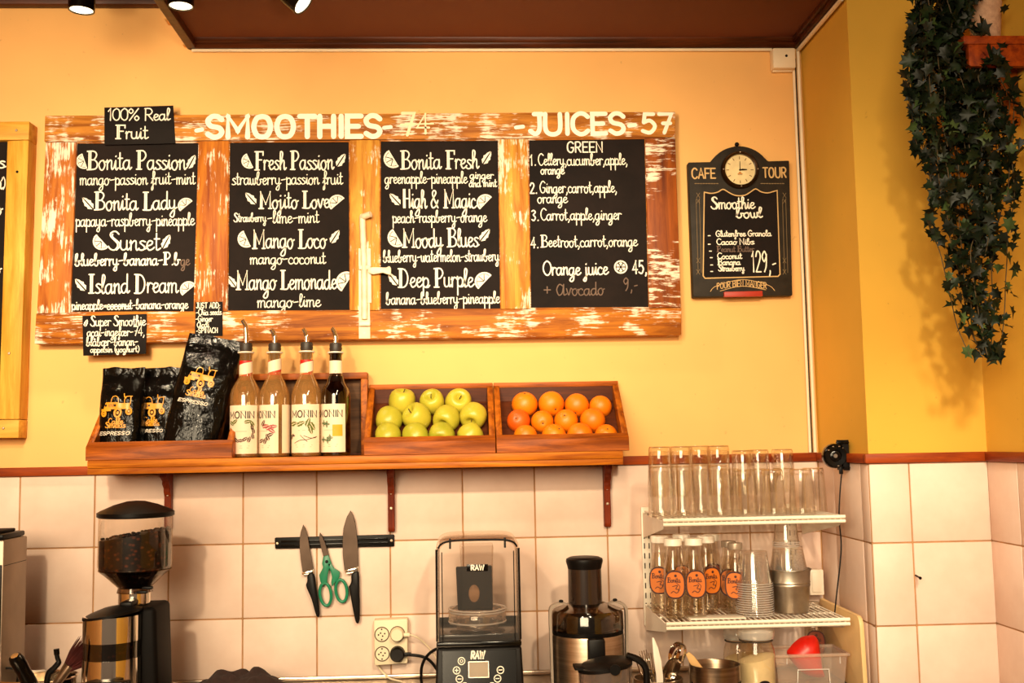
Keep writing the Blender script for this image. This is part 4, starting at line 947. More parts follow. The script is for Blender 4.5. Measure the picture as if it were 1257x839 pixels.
# ================================================================== KNIFE RACK, KNIVES, SCISSORS
kr = thing('knife_rack', 'black magnetic knife rack screwed to the white tiles', 'knife rack', at(410, 674, 0))
YR = -.016
b = MB(); pquad(b, [(337, 660.5), (484, 656.5), (484, 671.5), (337.5, 674.5)], -.012, -.003, .003); b.build('bar', M['black'], kr)
b = MB()
for o_ in (3.5, 8.5): pquad(b, [(345, 660.5 + o_), (476, 657 + o_), (476, 659.5 + o_), (345, 663 + o_)], YR, -.011, .001)
b.build('magnet_strip', M['black_gloss'], kr)
for u, v in ((340.5, 667.5), (480.5, 664)):
    b = MB(); screw(b, at(u, v, -.0125), .0042); b.build('screw', M['screw'], kr)
def cp4(pts, ox=320, oy=610, s=3.665): return [(ox + x / s, oy + y / s) for x, y in pts]
def knife(blade, bol, handle, label):
    root = thing('kitchen_knife', label, 'knife', at(*handle[len(handle) // 2], YR), 'knives on the magnetic rack')
    P = [at(u, v, YR - .001) for u, v in blade]
    b = MB(); b.prism(P, (0, -.0025, 0), .0008, 1); b.build('blade', M['blade'], root)
    b = MB(); b.prism([at(u, v, YR + .003) for u, v in bol], (0, -.011, 0), .002, 2); b.build('bolster', M['chrome'], root)
    b = MB(); b.prism([at(u, v, YR + .005) for u, v in smooth(handle, 3, True)], (0, -.017, 0), .004, 3); b.build('handle', M['black'], root)
knife(cp4([(192, 125), (199, 138), (206, 155), (213, 180), (240, 333), (190, 345), (180, 280), (175, 225), (175, 195), (181, 158)]),
      cp4([(186, 341), (240, 326), (243, 338), (241, 346), (192, 354)]), cp4([(214, 350), (241, 342), (256, 430), (268, 526), (253, 533), (232, 460), (207, 400), (213, 380)]), 'smaller kitchen knife with black handle, left of the green scissors')
knife(cp4([(405, 62), (415, 82), (424, 110), (431, 150), (437, 205), (441, 322), (378, 335), (370, 270), (368, 200), (373, 140), (388, 90)]),
      cp4([(377, 331), (441, 314), (443, 330), (436, 340), (388, 349)]), cp4([(411, 345), (442, 335), (446, 420), (448, 490), (446, 556), (434, 566), (424, 540), (402, 420), (400, 402), (410, 380)]), 'larger kitchen knife with black handle, right of the green scissors')
M['green_handle'] = plain('green_handle', '#0f7a56', .4)
sc = thing('scissors', 'green handled kitchen scissors on the knife rack between two knives', 'scissors', at(*cp4([(297, 400)])[0], YR))
b = MB(); b.prism([at(u, v, YR - .001) for u, v in cp4([(267, 160), (275, 172), (291, 205), (308, 265), (300, 285), (283, 270), (268, 215), (263, 190)])], (0, -.004, 0), .001, 1); b.build('blades', M['blade'], sc)
def ring(cx, cy, rx, ry, ang, arm):
    e = [(cx + rx * math.cos(t) * math.cos(ang) - ry * math.sin(t) * math.sin(ang), cy + rx * math.cos(t) * math.sin(ang) + ry * math.sin(t) * math.cos(ang)) for t in [i * PI / 16 for i in range(32)]]
    b = MB(); b.tube([at(u, v, YR - .004) for u, v in cp4(e)], .0042, 8, True)
    b.prism([at(u, v, YR - .0005) for u, v in cp4(arm)], (0, -.0075, 0), .002, 2); b.build('handle', M['green_handle'], sc)
ring(292, 440, 25, 51, -.12, [(283, 268), (306, 262), (320, 300), (309, 325), (303, 350), (300, 392), (280, 392), (270, 385), (264, 352), (282, 318), (277, 300)])
ring(363, 424, 25, 50, -.12, [(300, 300), (318, 298), (330, 320), (358, 338), (356, 358), (350, 374), (335, 385), (322, 405), (318, 385), (322, 362), (316, 335)])
b = MB(); screw(b, at(*cp4([(297, 293)])[0], YR - .0085), .0045); b.build('pivot', M['black'], sc)

# ================================================================== SOCKET BOX, PLUGS, CABLES
YO = -.042
so = thing('socket_box', 'cream four-gang wall socket box below the shelf bracket', 'socket box', at(480, 817, 0))
b = MB(); pquad(b, [(458.5, 762), (500.5, 760), (500.5, 815), (459.5, 818)], YO, -.004, .004); b.build('housing', M['ivory'], so)
holes = []
for u, v in ((468.8, 779.3), (487.8, 778.5), (469.2, 803.2), (488, 802.6)):
    c = at(u, v, YO); holes.append(c); T = Matrix.Translation(c) @ Matrix.Rotation(PI / 2, 4, 'X'); r_ = 8.6 / pxm(YO)
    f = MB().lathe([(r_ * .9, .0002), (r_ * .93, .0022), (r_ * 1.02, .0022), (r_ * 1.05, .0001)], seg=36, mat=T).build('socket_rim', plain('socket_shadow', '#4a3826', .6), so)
    MB().lathe([(0, .0006), (r_ * .9, .0006)], seg=32, mat=T).build('socket_face', M['ivory'], f)
    b = MB()
    for x, z in ((-.0035, .0035), (.0075, .002), (-.009, -.001), (.002, -.0045), (-.0005, .0135), (-.0005, -.0135)): b.lathe([(0, .0012), (.0022, .0012), (.0022, .0006)], seg=10, mat=Matrix.Translation(c + V((x, 0, z))) @ Matrix.Rotation(PI / 2, 4, 'X'))
    b.build('pin_hole', M['black'], f)
MB().tube(smooth([at(463, 817, -.02), at(470, 826, -.015), at(479, 833.5, -.03), at(492, 837, -.06)], 5), .0028, 8).build('feed_cable', M['ivory'], so)
def plug(c, label, mat, r_, path, cab):
    root = thing('power_plug', label, 'plug', c, 'plugs in the socket box'); T = Matrix.Translation(c + V((0, -.003, 0))) @ Matrix.Rotation(PI / 2, 4, 'X')
    b = MB().lathe([(0, .024), (r_ * .8, .024), (r_ * .95, .02), (r_, .012), (r_, .0), (0, 0)], seg=32, mat=T)
    b.box(c.x + r_ * .5, c.x + r_ * 1.9, YO - .018, YO - .007, c.z - .006, c.z + .004, .003); b.build('plug_body', mat, root)
    MB().tube(smooth(path, 6), cab, 8).build('cable', mat, root)
c = holes[1]; plug(c, 'cream plug in the upper right socket with a thin cream cable', M['ivory'], 8.2 / pxm(YO), [c + V((.03, -.014, 0)), at(512, 783, -.05), at(524, 793, -.05), at(534, 806, -.08), at(541, 820, -.1), at(545, 846, -.1)], .0022)
c = holes[3]; plug(c, 'black plug in the lower right socket with a looping black cable', M['black'], 8.8 / pxm(YO), [c + V((.03, -.014, -.002)), at(516, 806, -.055), at(527, 811, -.06), at(536, 822, -.08), at(545, 838, -.1)], .0042)
cb = thing('black_cable', 'loop of black cable between the socket box and the blender', 'cable', at(517, 842, -.08))
MB().tube(smooth([at(545, 795, -.09), at(534, 798, -.085), at(524, 806, -.08), at(518, 818, -.08), at(517, 833, -.08), at(519, 850, -.08)], 6), .004, 8).build('cord', M['black'], cb)

# ================================================================== COFFEE GRINDER
YG = -.3; kG = pxm(YG)
gc = at(164, 839, YG); gx = gc.x
gr = thing('coffee_grinder', 'tall coffee grinder with clear hopper of dark beans and steel doser', 'coffee grinder', (gx, YG, ZC))
Z = lambda v, u=164, Y=YG: at(u, v, Y).z
X_ = lambda u, Y=YG: at(u, 740, Y).x
r_ = 42.6 / kG; zt = Z(632)
MB().lathe([(0, zt + .034), (r_ * .25, zt + .0325), (r_ * .6, zt + .024), (r_ * .95, zt + .011), (r_ * 1.045, zt + .006), (r_ * 1.045, zt - .003), (r_ * .99, zt - .006), (0, zt - .006)], (gx, YG, 0), 48).build('hopper_lid', M['black'], gr)
zc_, zn = Z(699), Z(722)
MB().lathe([(r_ * .985, zt - .006), (r_, zc_ + .01), (r_ * .97, zc_), (18.5 / kG, zn), (18.5 / kG, zn - .006)], (gx, YG, 0), 48).build('hopper', M['hopper'], gr)
n = Nodes('coffee_beans'); vo = n.n('ShaderNodeTexVoronoi'); vo.inputs['Scale'].default_value = 70; n.l(n.coord((1, 1, 1.4)), vo.inputs[0])
n.l(n.ramp(vo.outputs['Distance'], [(.05, srgb('#5e2c14')), (.42, srgb('#0c0402'))]), n.b.inputs['Base Color']); n.set(Roughness=.45, Specular_IOR_Level=.2); n.bump(vo.outputs['Distance'], -.9, .008); M['beans'] = n.m  # highlight on each bean and shade between beans painted into the colour
b = MB(); zb0 = Z(664); zb1 = Z(650)
b.lathe([(0, zn - .004), (17 / kG, zn), (r_ * .95, zc_), (r_ * .965, zc_ + .012), (r_ * .965, (zb0 + zb1) / 2), (r_ * .7, (zb0 + zb1) / 2 + .003), (0, (zb0 + zb1) / 2 + .006)], (gx, YG, 0), 48)
for v in b.v:
    if v.z > zc_ + .02: v.z += (v.x - gx) / r_ * (zb1 - zb0) / 2 + mnoise.noise(v * 90) * .003
o = b.build('coffee_beans', M['beans'], gr); o['kind'] = 'stuff'
for _ in range(60):
    pass
rb = MB()
for i in range(70):
    a = R.uniform(0, 2 * PI); q_ = r_ * .93 * math.sqrt(R.random()); x = gx + q_ * math.cos(a); y = YG + q_ * math.sin(a)
    rb.ball((x, y, (zb0 + zb1) / 2 + (x - gx) / r_ * (zb1 - zb0) / 2 + .004), (.0045, .0034, .003), 8, 6)
o = rb.build('loose_beans', M['beans'], gr); o['kind'] = 'stuff'
MB().lathe([(r_ * .99, zc_ - .001), (r_ * .72, Z(709)), (19 / kG, zn + .002), (20.5 / kG, zn - .01), (20.5 / kG, Z(727)), (0, Z(727))], (gx, YG, 0), 40).lathe([(r_ * .985, zc_ + .001), (r_ * .7, Z(708))], (gx, YG, 0), 40).build('funnel', M['smoke'], gr)
MB().box(gx + 14 / kG, gx + 26 / kG, YG - .045, YG - .03, Z(722), Z(718.5), .002).box(gx + 8 / kG, gx + 20 / kG, YG - .046, YG - .03, Z(727), Z(723.5), .002).build('shutter_tab', M['black'], gr)
MB().lathe([(0, Z(726)), (18.6 / kG, Z(726)), (18.6 / kG, Z(741)), (0, Z(741))], (gx, YG, 0), 36).build('collar', M['chrome'], gr)
b = MB(); b.prism([(X_(160), YG - .07, Z(742)), (X_(200.5), YG - .07, Z(742)), (X_(205.5), YG - .07, ZC + .001), (X_(150), YG - .07, ZC + .001)], (0, .14, 0), .012, 3); b.build('body', M['black_matt'], gr)
YD = YG - .085; kD = pxm(YD); dx = at(137.5, 790, YD).x; rD = 33 / kD; zD = lambda v: at(137.5, v, YD).z
dl = MB(); ring0 = []
dl.lathe([(0, zD(744)), (rD * .3, zD(745)), (rD * .75, zD(749)), (rD * 1.02, zD(752.5)), (rD * 1.02, zD(755.5)), (0, zD(755.5))], (dx, YD, 0), 40)
for v in dl.v: v.z += (v.x - dx) / rD * .009
dl.box(dx + rD * .25, gx + .02, YD - .004, YD + .05, zD(747), zD(740), .004)
dl.build('doser_lid', M['black'], gr)
MB().lathe([(0, zD(755)), (rD, zD(755)), (rD, zD(786)), (rD * .96, zD(786.2)), (0, zD(786.2))], (dx, YD, 0), 48).build('doser_top', M['chrome'], gr)
MB().lathe([(rD * .985, zD(786.2)), (rD * .985, zD(806.8))], (dx, YD, 0), 48).build('doser_window', M['smoke'], gr)
MB().lathe([(0, zD(786.4)), (rD * .9, zD(786.4)), (rD * .9, zD(806.6)), (0, zD(806.6))], (dx, YD, 0), 40).build('ground_coffee', M['beans'], gr)
MB().lathe([(0, zD(806.8)), (rD, zD(806.8)), (rD * 1.01, zD(848)), (rD * .96, zD(850)), (0, zD(850))], (dx, YD, 0), 48).build('doser_drum', M['chrome'], gr)
b = MB().box(dx - rD * .55, dx + rD * .95, YD - rD - .02, YD - rD + .008, zD(838), zD(829), .003); b.ball((dx + rD * .8, YD - rD - .022, zD(832)), .006)
b.build('doser_bracket', M['black'], gr)

# ================================================================== ESPRESSO MACHINE CORNER AND ITS TOOLS
YE = -.33
em = thing('espresso_machine', 'steel espresso machine corner with black cup tray, cut by the left edge', 'espresso machine', (at(-60, 800, YE).x, YE, ZC))
xr, xl = at(4, 700, YE).x, at(-130, 700, YE).x; zt = at(4, 664, YE).z
MB().box(xl, xr, YE, -.185, ZC + .06, zt, .004).build('housing', plain('dull_steel', '#9a8877', .45, .85, var=.08), em)
MB().box(xl, xr - .004, YE + .004, -.19, zt + .001, zt + .014, .004).build('cup_tray', M['black'], em)
MB().box(xl, xr - .02, YE + .02, -.21, zt + .014, zt + .022, .003).build('tray_mat', M['black_matt'], em)
MB().box(xl, xr - .003, YE - .004, YE + .002, at(4, 800, YE).z, at(4, 694, YE).z, .001).build('group_recess', M['black'], em)
b = MB(); b.box(xr - .001, xr + .0006, YE + .004, -.19, zt - .0615, zt - .06); b.build('panel_seam', M['black'], em)
for u in (-90, -20): MB().lathe([(0, .0005), (.018, .0005), (.015, .06), (0, .06)], (at(u, 800, YE).x, YE + .07, ZC), 16).build('foot', M['black'], em)
pf = thing('portafilter', 'portafilter with fat black handle and chrome end cap, bottom left', 'portafilter', at(45, 850, -.42))
a, c = at(18, 806, -.47), at(40, 845, -.42); d_ = (c - a).normalized()
TT = Matrix.Translation(a) @ d_.to_track_quat('Z', 'Y').to_matrix().to_4x4()
L_ = (c - a).length
MB().lathe([(.009, -.001), (.014, .002), (.0165, .01), (.0165, .03), (.0155, .045), (.017, .065), (.016, L_), (0, L_)], seg=28, mat=TT).build('handle', M['black_gloss'], pf)
MB().lathe([(0, -.002), (.0085, -.002), (.0098, .0005), (.0098, .004)], seg=24, mat=TT).build('end_cap', M['chrome'], pf)
e_ = c + d_ * .03; MB().tube([c, e_], .009, 12).lathe([(0, -.008), (.034, -.008), (.036, .018), (.034, .018), (.031, -.004)], (e_.x + .04, e_.y + .02, e_.z - .004), 32).build('basket', M['chrome'], pf)
sw = thing('steam_wand', 'curved black steam wand grip left of the red brush', 'steam wand', at(57, 848, -.36))
MB().tube(smooth([at(69, 799, -.36), at(70.5, 808, -.36), at(72, 813.5, -.36), at(67, 820, -.36), at(59, 829, -.36), at(57, 850, -.36)], 5), [.0055] * 10 + [.0068] * 16, 12).build('grip', M['black'], sw)
MB().tube([at(69.2, 797, -.36), at(69.8, 804, -.36)], .0066, 12).build('tip', M['black_gloss'], sw)
M['bristle'] = plain('red_bristle', '#4a140e', .7, var=.3, scale=60)
br = thing('grinder_brush', 'dark red bristled brush leaning against the grinder doser', 'brush', at(70, 845, -.34))
a, c = at(72, 836, -.34), at(84, 819, -.34); d_ = (c - a).normalized(); b = MB()
for i in range(190):
    o_ = V((R.uniform(-1, 1), R.uniform(-.6, .6), R.uniform(-1, 1))); s0 = c + o_ * .010
    tip = c + d_ * (.045 + R.uniform(-.008, .010)) + o_ * .026 + V((.016, 0, .004)); b.tube([s0, (s0 + tip) / 2 + o_ * .002, tip], [.0013, .001, .0004], 4)
o = b.build('bristles', M['bristle'], br); o['kind'] = 'stuff'
MB().tube([a - d_ * .03, a, c, c + d_ * .006], [.008, .01, .013, .014], 12).build('ferrule', M['steel'], br)
dt = thing('knock_tray', 'shiny steel tray rim beside the grinder at the bottom left', 'tray', at(30, 850, -.30))
tx, ty, tz = at(42, 838, -.27).x, -.27, at(42, 831, -.27).z
MB().lathe([(.098, tz - .06), (.1, tz - .004), (.105, tz), (.1035, tz + .002), (.097, tz - .002), (.094, tz - .055), (0, tz - .055)], (tx, ty, 0), 48, sx=1.0, sy=.7).build('bowl', M['chrome'], dt)
MB().tube(smooth([at(-4, 824, -.3), at(6, 821, -.3), at(16, 821.5, -.3), at(22, 829, -.3), at(20, 842, -.3)], 5), .003, 8).build('wire_handle', M['black'], dt)

# cloth
cl = MB(); nx, ny = 44, 26; cx, cy = at(290, 836, -.16).x, -.16; vs = []
for j in range(ny + 1):
    for i in range(nx + 1):
        a, b_ = i / nx * 2 - 1, j / ny * 2 - 1; rr = min(1, math.hypot(a, b_ * .9))
        hump = max(0, 1 - rr ** 2.2)
        z = hump * (.040 + .010 * a + .012 * math.exp(-((a + .35) / .22) ** 2) + .012 * math.exp(-((a - .4) / .2) ** 2))
        q_ = V((a * 3.1, b_ * 2.2, 1.7)); z += hump * (abs(mnoise.noise(q_)) * .028 + abs(mnoise.noise(q_ * 2.6)) * .010)
        vs.append((cx + a * .15, cy + b_ * .11, ZC + .002 + z))
cl.add(vs, [(j * (nx + 1) + i, j * (nx + 1) + i + 1, (j + 1) * (nx + 1) + i + 1, (j + 1) * (nx + 1) + i) for j in range(ny) for i in range(nx)])
o = cl.build('dish_cloth', plain('dark_cloth', '#2a1712', .95, var=.25, scale=60, bump=.3), sub=1); tag(o, 'crumpled dark brown dish cloth on the worktop right of the grinder', 'cloth')

# ================================================================== SOUND-ENCLOSED BLENDER
YBL = -.36; kB = pxm(YBL); bx = at(587, 720, YBL).x; zb_ = lambda v: at(587, v, YBL).z
bl_ = thing('enclosed_blender', 'black blender with clear sound enclosure and round control buttons', 'blender', (bx, -.27, ZC))
hw = 50.5 / kB; z0, z1 = zb_(788), zb_(659.5)
sec = []
for i in range(25):
    a = PI * i / 24; s = math.cos(a)
    sec.append((hw * (abs(s) ** .42) * (1 if s >= 0 else -1), z1 - .045 + .045 * math.sin(a) ** .42))
sec = [(hw * 1.01, z0)] + [(x, z) for x, z in sec] + [(-hw * 1.01, z0)]
b = MB(); dpt = .19; k_ = len(sec)
for ins in (0, .004):
    f = [(bx + x * (1 - ins / hw), YBL + (.006 if False else 0), z - (ins if z > z0 else 0)) for x, z in sec]
    g_ = [(x, YBL + dpt, z) for x, y, z in f]; mid = [(bx + (x - bx) * .97, YBL + .012, z) for x, y, z in f]
    fr = [(bx + (x - bx) * .95, YBL - .0, z0 + (z - z0) * .975) for x, y, z in f]
    rows = [fr, [(x, YBL + .018, z) for x, y, z in f], g_]; vs = [p for r0 in rows for p in r0]; fs = []
    for j in range(2):
        for i in range(k_ - 1): fs.append((j * k_ + i, j * k_ + i + 1, (j + 1) * k_ + i + 1, (j + 1) * k_ + i))
    if not ins: fs += [tuple(range(k_))]
    b.add(vs, fs)
b.build('enclosure', M['dome'], bl_, sharp=50)
# dark edge seams of the enclosure
b = MB()
for s in (-1, 1):
    b.tube([(bx + s * hw * .99, YBL + .016, z0), (bx + s * hw * .985, YBL + .016, z1 - .03)], .0034, 8)
    b.tube([(bx + s * hw * .86, YBL - .001, z0), (bx + s * hw * .86, YBL - .001, z1 - .035)], .0012, 6)
    b.box(bx + s * hw * .66 - .0025, bx + s * hw * .66 + .0025, YBL + .002, YBL + .02, z1 - .028, z1 - .004, .001)
b.tube([(bx + (x * .955), YBL - .001, z0 + (z - z0) * .972) for x, z in sec[3:-3]], .0024, 8)
b.build('enclosure_seam', M['black'], bl_)
MB().box(bx - hw * .98, bx + hw * .98, YBL + dpt - .004, YBL + dpt + .004, z0, z0 + .03, .002).build('rear_frame', M['black'], bl_)
b = MB(); b.box(bx - hw * 1.015, bx + hw * 1.015, YBL - .002, YBL + dpt + .01, zb_(795), z0, .004); b.box(bx - hw * .96, bx + hw * .96, YBL + .006, YBL + dpt, z0, z0 + .017, .004); b.build('enclosure_base', M['black_gloss'], bl_)
b = MB(); b.prism([(bx - hw * 1.01, YBL - .004, zb_(795)), (bx + hw * 1.01, YBL - .004, zb_(795)), (bx + hw * 1.06, YBL - .03, ZC + .001), (bx - hw * 1.06, YBL - .03, ZC + .001)], (0, .21, 0), .006, 3); mbod = b.build('motor_base', M['black'], bl_)
# the jug inside: rubber pad, clear foot ring, sound pad
jc = V((bx - 1 / kB, YBL + .095, 0)); rj = 36 / kB
MB().lathe([(rj * .98, zb_(773)), (rj, zb_(770)), (rj, zb_(757)), (rj * .9, zb_(753)), (rj * .86, zb_(754)), (rj * .94, zb_(758)), (rj * .94, zb_(770))], (jc.x, jc.y, 0), 44).lathe([(rj * .72, zb_(784)), (rj * .72, zb_(770)), (rj * .9, zb_(768))], (jc.x, jc.y, 0), 40).build('jug_foot', M['dome'], bl_)
b = MB()
for v in (770, 757, 754): b.tube([(jc.x + rj * .985 * math.cos(a), jc.y + rj * .985 * math.sin(a), zb_(v)) for a in [i * PI / 20 for i in range(40)]], .0022, 8, True)
b.build('foot_rim', M['rim_plastic'], bl_)
jugm = MB().lathe([(rj * .74, zb_(752)), (rj * .78, zb_(700)), (rj * .82, zb_(676)), (rj * .80, zb_(673)), (rj * .76, zb_(690)), (rj * .7, zb_(752))], (jc.x, jc.y, 0), 4, mat=Matrix.Translation(jc) @ Matrix.Rotation(PI / 4, 4, 'Z') @ Matrix.Translation(-jc)).build('jug', M['jug_clear'], bl_)
b = MB(); q4 = [(559.5, 697), (603.5, 695), (605, 750), (562, 750)]; yp = YBL + .12
b.prism([at(u, v, yp) for u, v in q4], (0, .02, 0), .003, 2); pad = b.build('sound_pad', M['black_matt'], bl_)
c = at(582, 729, yp - .001); b = MB(); b.lathe([(0, .003), (6 / kB, .002), (7 / kB, 0)], seg=28, mat=Matrix.Translation(c) @ Matrix.Rotation(PI / 2, 4, 'X') @ Matrix.Scale(1.55, 4, V((0, 1, 0)))); b.build('pad_emblem', plain('pad_oval', '#9a7350', .6), pad)
yl = YBL - .0035; b = MB(); pquad(b, [(573, 693.5), (599, 693), (599, 701.3), (573, 701.8)], yl, YBL - .0005, .0005); tg = b.build('brand_plate', M['black_gloss'], bl_)
pen = Pen(yl - .0008); pen.t('RAW', 578.5, 595.5, 700.2, 5.6, 1.5, 'block'); pen.mb.build('lettering', M['chalk'], tg)
# sloping control panel
pA, pB = V((bx, YBL - .0045, zb_(795))), V((bx, YBL - .0305, ZC)); ey = (pA - pB).normalized(); n_ = V((1, 0, 0)).cross(ey)
def pp(u, v):
    z = zb_(v) + (.0006); t_ = (pA.z - z) / (pA.z - pB.z); y = pA.y + (pB.y - pA.y) * t_
    p = at(u, v, y); t_ = (pA.z - p.z) / (pA.z - pB.z); y = pA.y + (pB.y - pA.y) * t_; return at(u, v, y)
mpP = lambda x, z, d=0: V((x, 0, 0)) + V((0, pA.y + (pB.y - pA.y) * (pA.z - z) / (pA.z - pB.z), z)) + n_ * (.0012 + d)
b = MB(); b.prism([mpP(bx + s * hw * .88, z) for s, z in ((-1, ZC + .02), (1, ZC + .02), (1, zb_(798)), (-1, zb_(798)))], n_ * -.004, .0008, 1); pn = b.build('control_panel', M['black_gloss'], bl_)
mq = lambda x, z, d=0: mpP(x, z, d + .0006)
b = MB(); p, q = pp(578.5, 809), pp(596, 809); write(b, mq, 'RAW', p.x, p.z, q.x - p.x, 8 / kB, 2 / kB, 'block', .1); b.build('lettering', M['chalk'], pn)
b = MB(); p, q = pp(575.5, 832.5), pp(599.5, 812.5); b.add([mq(p.x, p.z), mq(q.x, p.z), mq(q.x, q.z), mq(p.x, q.z)], [(0, 1, 2, 3)]); dp = b.build('display', plain('grey_display', '#8a765c', .3), pn)
b = MB(); ribbon(b, mq, [(p.x, p.z), (q.x, p.z), (q.x, q.z), (p.x, q.z), (p.x, p.z)], .0016); b.build('display_frame', M['steel'], dp)
for u, v, s in ((566.5, 812, 'o'), (560.5, 823.5, '+'), (564, 834, '-'), (614.3, 823, '-'), (610.7, 833.5, '-'), (570.5, 843, 'o'), (604, 843, 'o')):
    c = pp(u, v); b = MB(); ribbon(b, mq, [(c.x + 4 / kB * math.cos(a), c.z + 4 / kB * math.sin(a)) for a in [i * PI / 10 for i in range(21)]], 1.1 / kB)
    if s == 'o': ribbon(b, mq, [(c.x + 1.6 / kB * math.cos(a), c.z + 1.6 / kB * math.sin(a)) for a in [i * PI / 6 for i in range(13)]], .8 / kB)
    else:
        ribbon(b, mq, [(c.x - 2 / kB, c.z), (c.x + 2 / kB, c.z)], 1.1 / kB)
        if s == '+': ribbon(b, mq, [(c.x, c.z - 2 / kB), (c.x, c.z + 2 / kB)], 1.1 / kB)
    b.build('button', M['chalk'], pn)

# ================================================================== JUICER AND ITS JUG
YJ = -.26; kJ = pxm(YJ); jx = at(721, 760, YJ).x; zj = lambda v, u=719: at(u, v, YJ).z
ju = thing('juicer', 'steel juice extractor with dark smoked lid and tall feed tube', 'juicer', (jx, YJ, ZC))
rJ = 43.5 / kJ
n = Nodes('juicer_steel'); f = n.noise(n.coord((1, 1, 30)), 6, 4); n.l(n.ramp(f, [(.3, srgb('#a8927c')), (.7, srgb('#cdb79e'))]), n.b.inputs['Base Color']); n.set(Roughness=.36, Metallic=1.0); M['satin'] = n.m
MB().lathe([(0, zj(774)), (rJ * .97, zj(775)), (rJ, zj(780)), (rJ * 1.0, ZC + .004), (0, ZC + .002)], (jx, YJ, 0), 64).build('body', M['satin'], ju)
MB().lathe([(rJ * .99, zj(771)), (rJ * .985, zj(777)), (rJ * .9, zj(784)), (0, zj(784))], (jx, YJ, 0), 56).build('bowl', M['black'], ju)
M['smoke_dark'] = clear('dark_smoke', (.30, .22, .15), .16, .45, .08)
MB().lathe([(rJ * 1.0, zj(772)), (rJ * .99, zj(752)), (rJ * .94, zj(748)), (rJ * .55, zj(741)), (21 / kJ, zj(740))], (jx, YJ, 0), 56).build('lid', M['smoke_dark'], ju)
MB().lathe([(0, zj(756)), (rJ * .62, zj(757)), (rJ * .8, zj(771)), (0, zj(771))], (jx, YJ, 0), 40).build('filter_basket', M['black'], ju)
tx = at(717.8, 710, YJ).x
MB().lathe([(0, zj(744)), (20.6 / kJ, zj(744)), (20.2 / kJ, zj(696)), (0, zj(696))], (tx, YJ, 0), 40).build('feed_tube', plain('smoke_black', '#241812', .25, var=.15, coat=.4), ju)
MB().lathe([(0, zj(684.5)), (18 / kJ, zj(684)), (22 / kJ, zj(686)), (22.6 / kJ, zj(689)), (21.2 / kJ, zj(694)), (20.4 / kJ, zj(698)), (0, zj(698))], (tx, YJ, 0), 40).build('pusher', M['black'], ju)
for s in (-1, 1):
    xo = jx + s * rJ
    p0 = [(xo - s * 16 / kJ, YJ - .02, zj(738.5)), (xo - s * 8 / kJ, YJ - .02, zj(737.5)), (xo + s * .003, YJ - .02, zj(742)), (xo + s * .008, YJ - .02, zj(752)), (xo + s * .007, YJ - .02, zj(790)), (xo + s * .006, YJ - .02, ZC + .03)]
    b = MB(); pts = smooth(p0, 4); vs = []
    for p in pts: vs += [p + V((0, -.013, 0)), p + V((0, .013, 0)), p + V((-s * .006, .013, -.004)), p + V((-s * .006, -.013, -.004))]
    m_ = len(pts); fs = [(4 * i + j, 4 * i + (j + 1) % 4, 4 * i + 4 + (j + 1) % 4, 4 * i + 4 + j) for i in range(m_ - 1) for j in range(4)] + [(3, 2, 1, 0), tuple(4 * m_ - 4 + j for j in range(4))]
    b.add(vs, fs); arm = b.build('clamp_arm', plain('grey_clamp', '#8f7f70', .45), ju)
    b = MB(); b.ball((xo - s * 11 / kJ, YJ - .025, zj(736)), (.006, .006, .004), 10, 8); b.build('clamp_hook', M['black'], arm)
MB().box(at(716, 790, YJ).x, at(736.5, 790, YJ).x, YJ - rJ - .02, YJ - rJ * .8, zj(812), zj(776), .006).build('spout', M['black'], ju)
YQ = -.47; kQ = pxm(YQ); qx = at(743, 830, YQ).x; zq = lambda v: at(743, v, YQ).z; rQ = 33 / kQ
jg = thing('juice_jug', 'clear juice jug with a black lid and handle under the juicer spout', 'jug', (qx, YQ, ZC))
MB().lathe([(rQ * .98, zq(818)), (rQ * .95, ZC + .006), (rQ * .9, ZC + .001), (0, ZC + .001), (0, ZC + .006), (rQ * .92, ZC + .008), (rQ * .95, zq(818))], (qx, YQ, 0), 44).build('vessel', clear('jug_plastic', (.72, .64, .6), .12, .4, .05, .06), jg)
b = MB(); b.lathe([(0, zq(808)), (rQ * .5, zq(809)), (rQ * .85, zq(812)), (rQ * 1.0, zq(816)), (rQ, zq(820)), (rQ * .4, zq(821)), (0, zq(821))], (qx, YQ, 0), 44)
for v in b.v: v.z += (v.x - qx) * .13; 
b.box(qx - rQ * 1.15, qx - rQ * .2, YQ - .03, YQ + .03, zq(817) - .006, zq(812) - .008, .006); b.build('lid', M['black'], jg)
b = MB(); b.tube(smooth([(qx + rQ * .8, YQ, zq(806)), (qx + rQ * 1.25, YQ, zq(812)), (qx + rQ * 1.5, YQ, zq(824)), (qx + rQ * 1.5, YQ, zq(850))], 5), .008, 10); b.build('handle', M['black'], jg)
b = MB(); b.lathe([(0, .003), (.012, .003), (.0125, 0)], seg=24, mat=Matrix.Translation((at(755, 823, YQ - rQ).x, YQ - rQ - .0005, at(755, 823, YQ - rQ).z)) @ Matrix.Rotation(PI / 2, 4, 'X')); b.build('vent_knob', M['black'], jg)
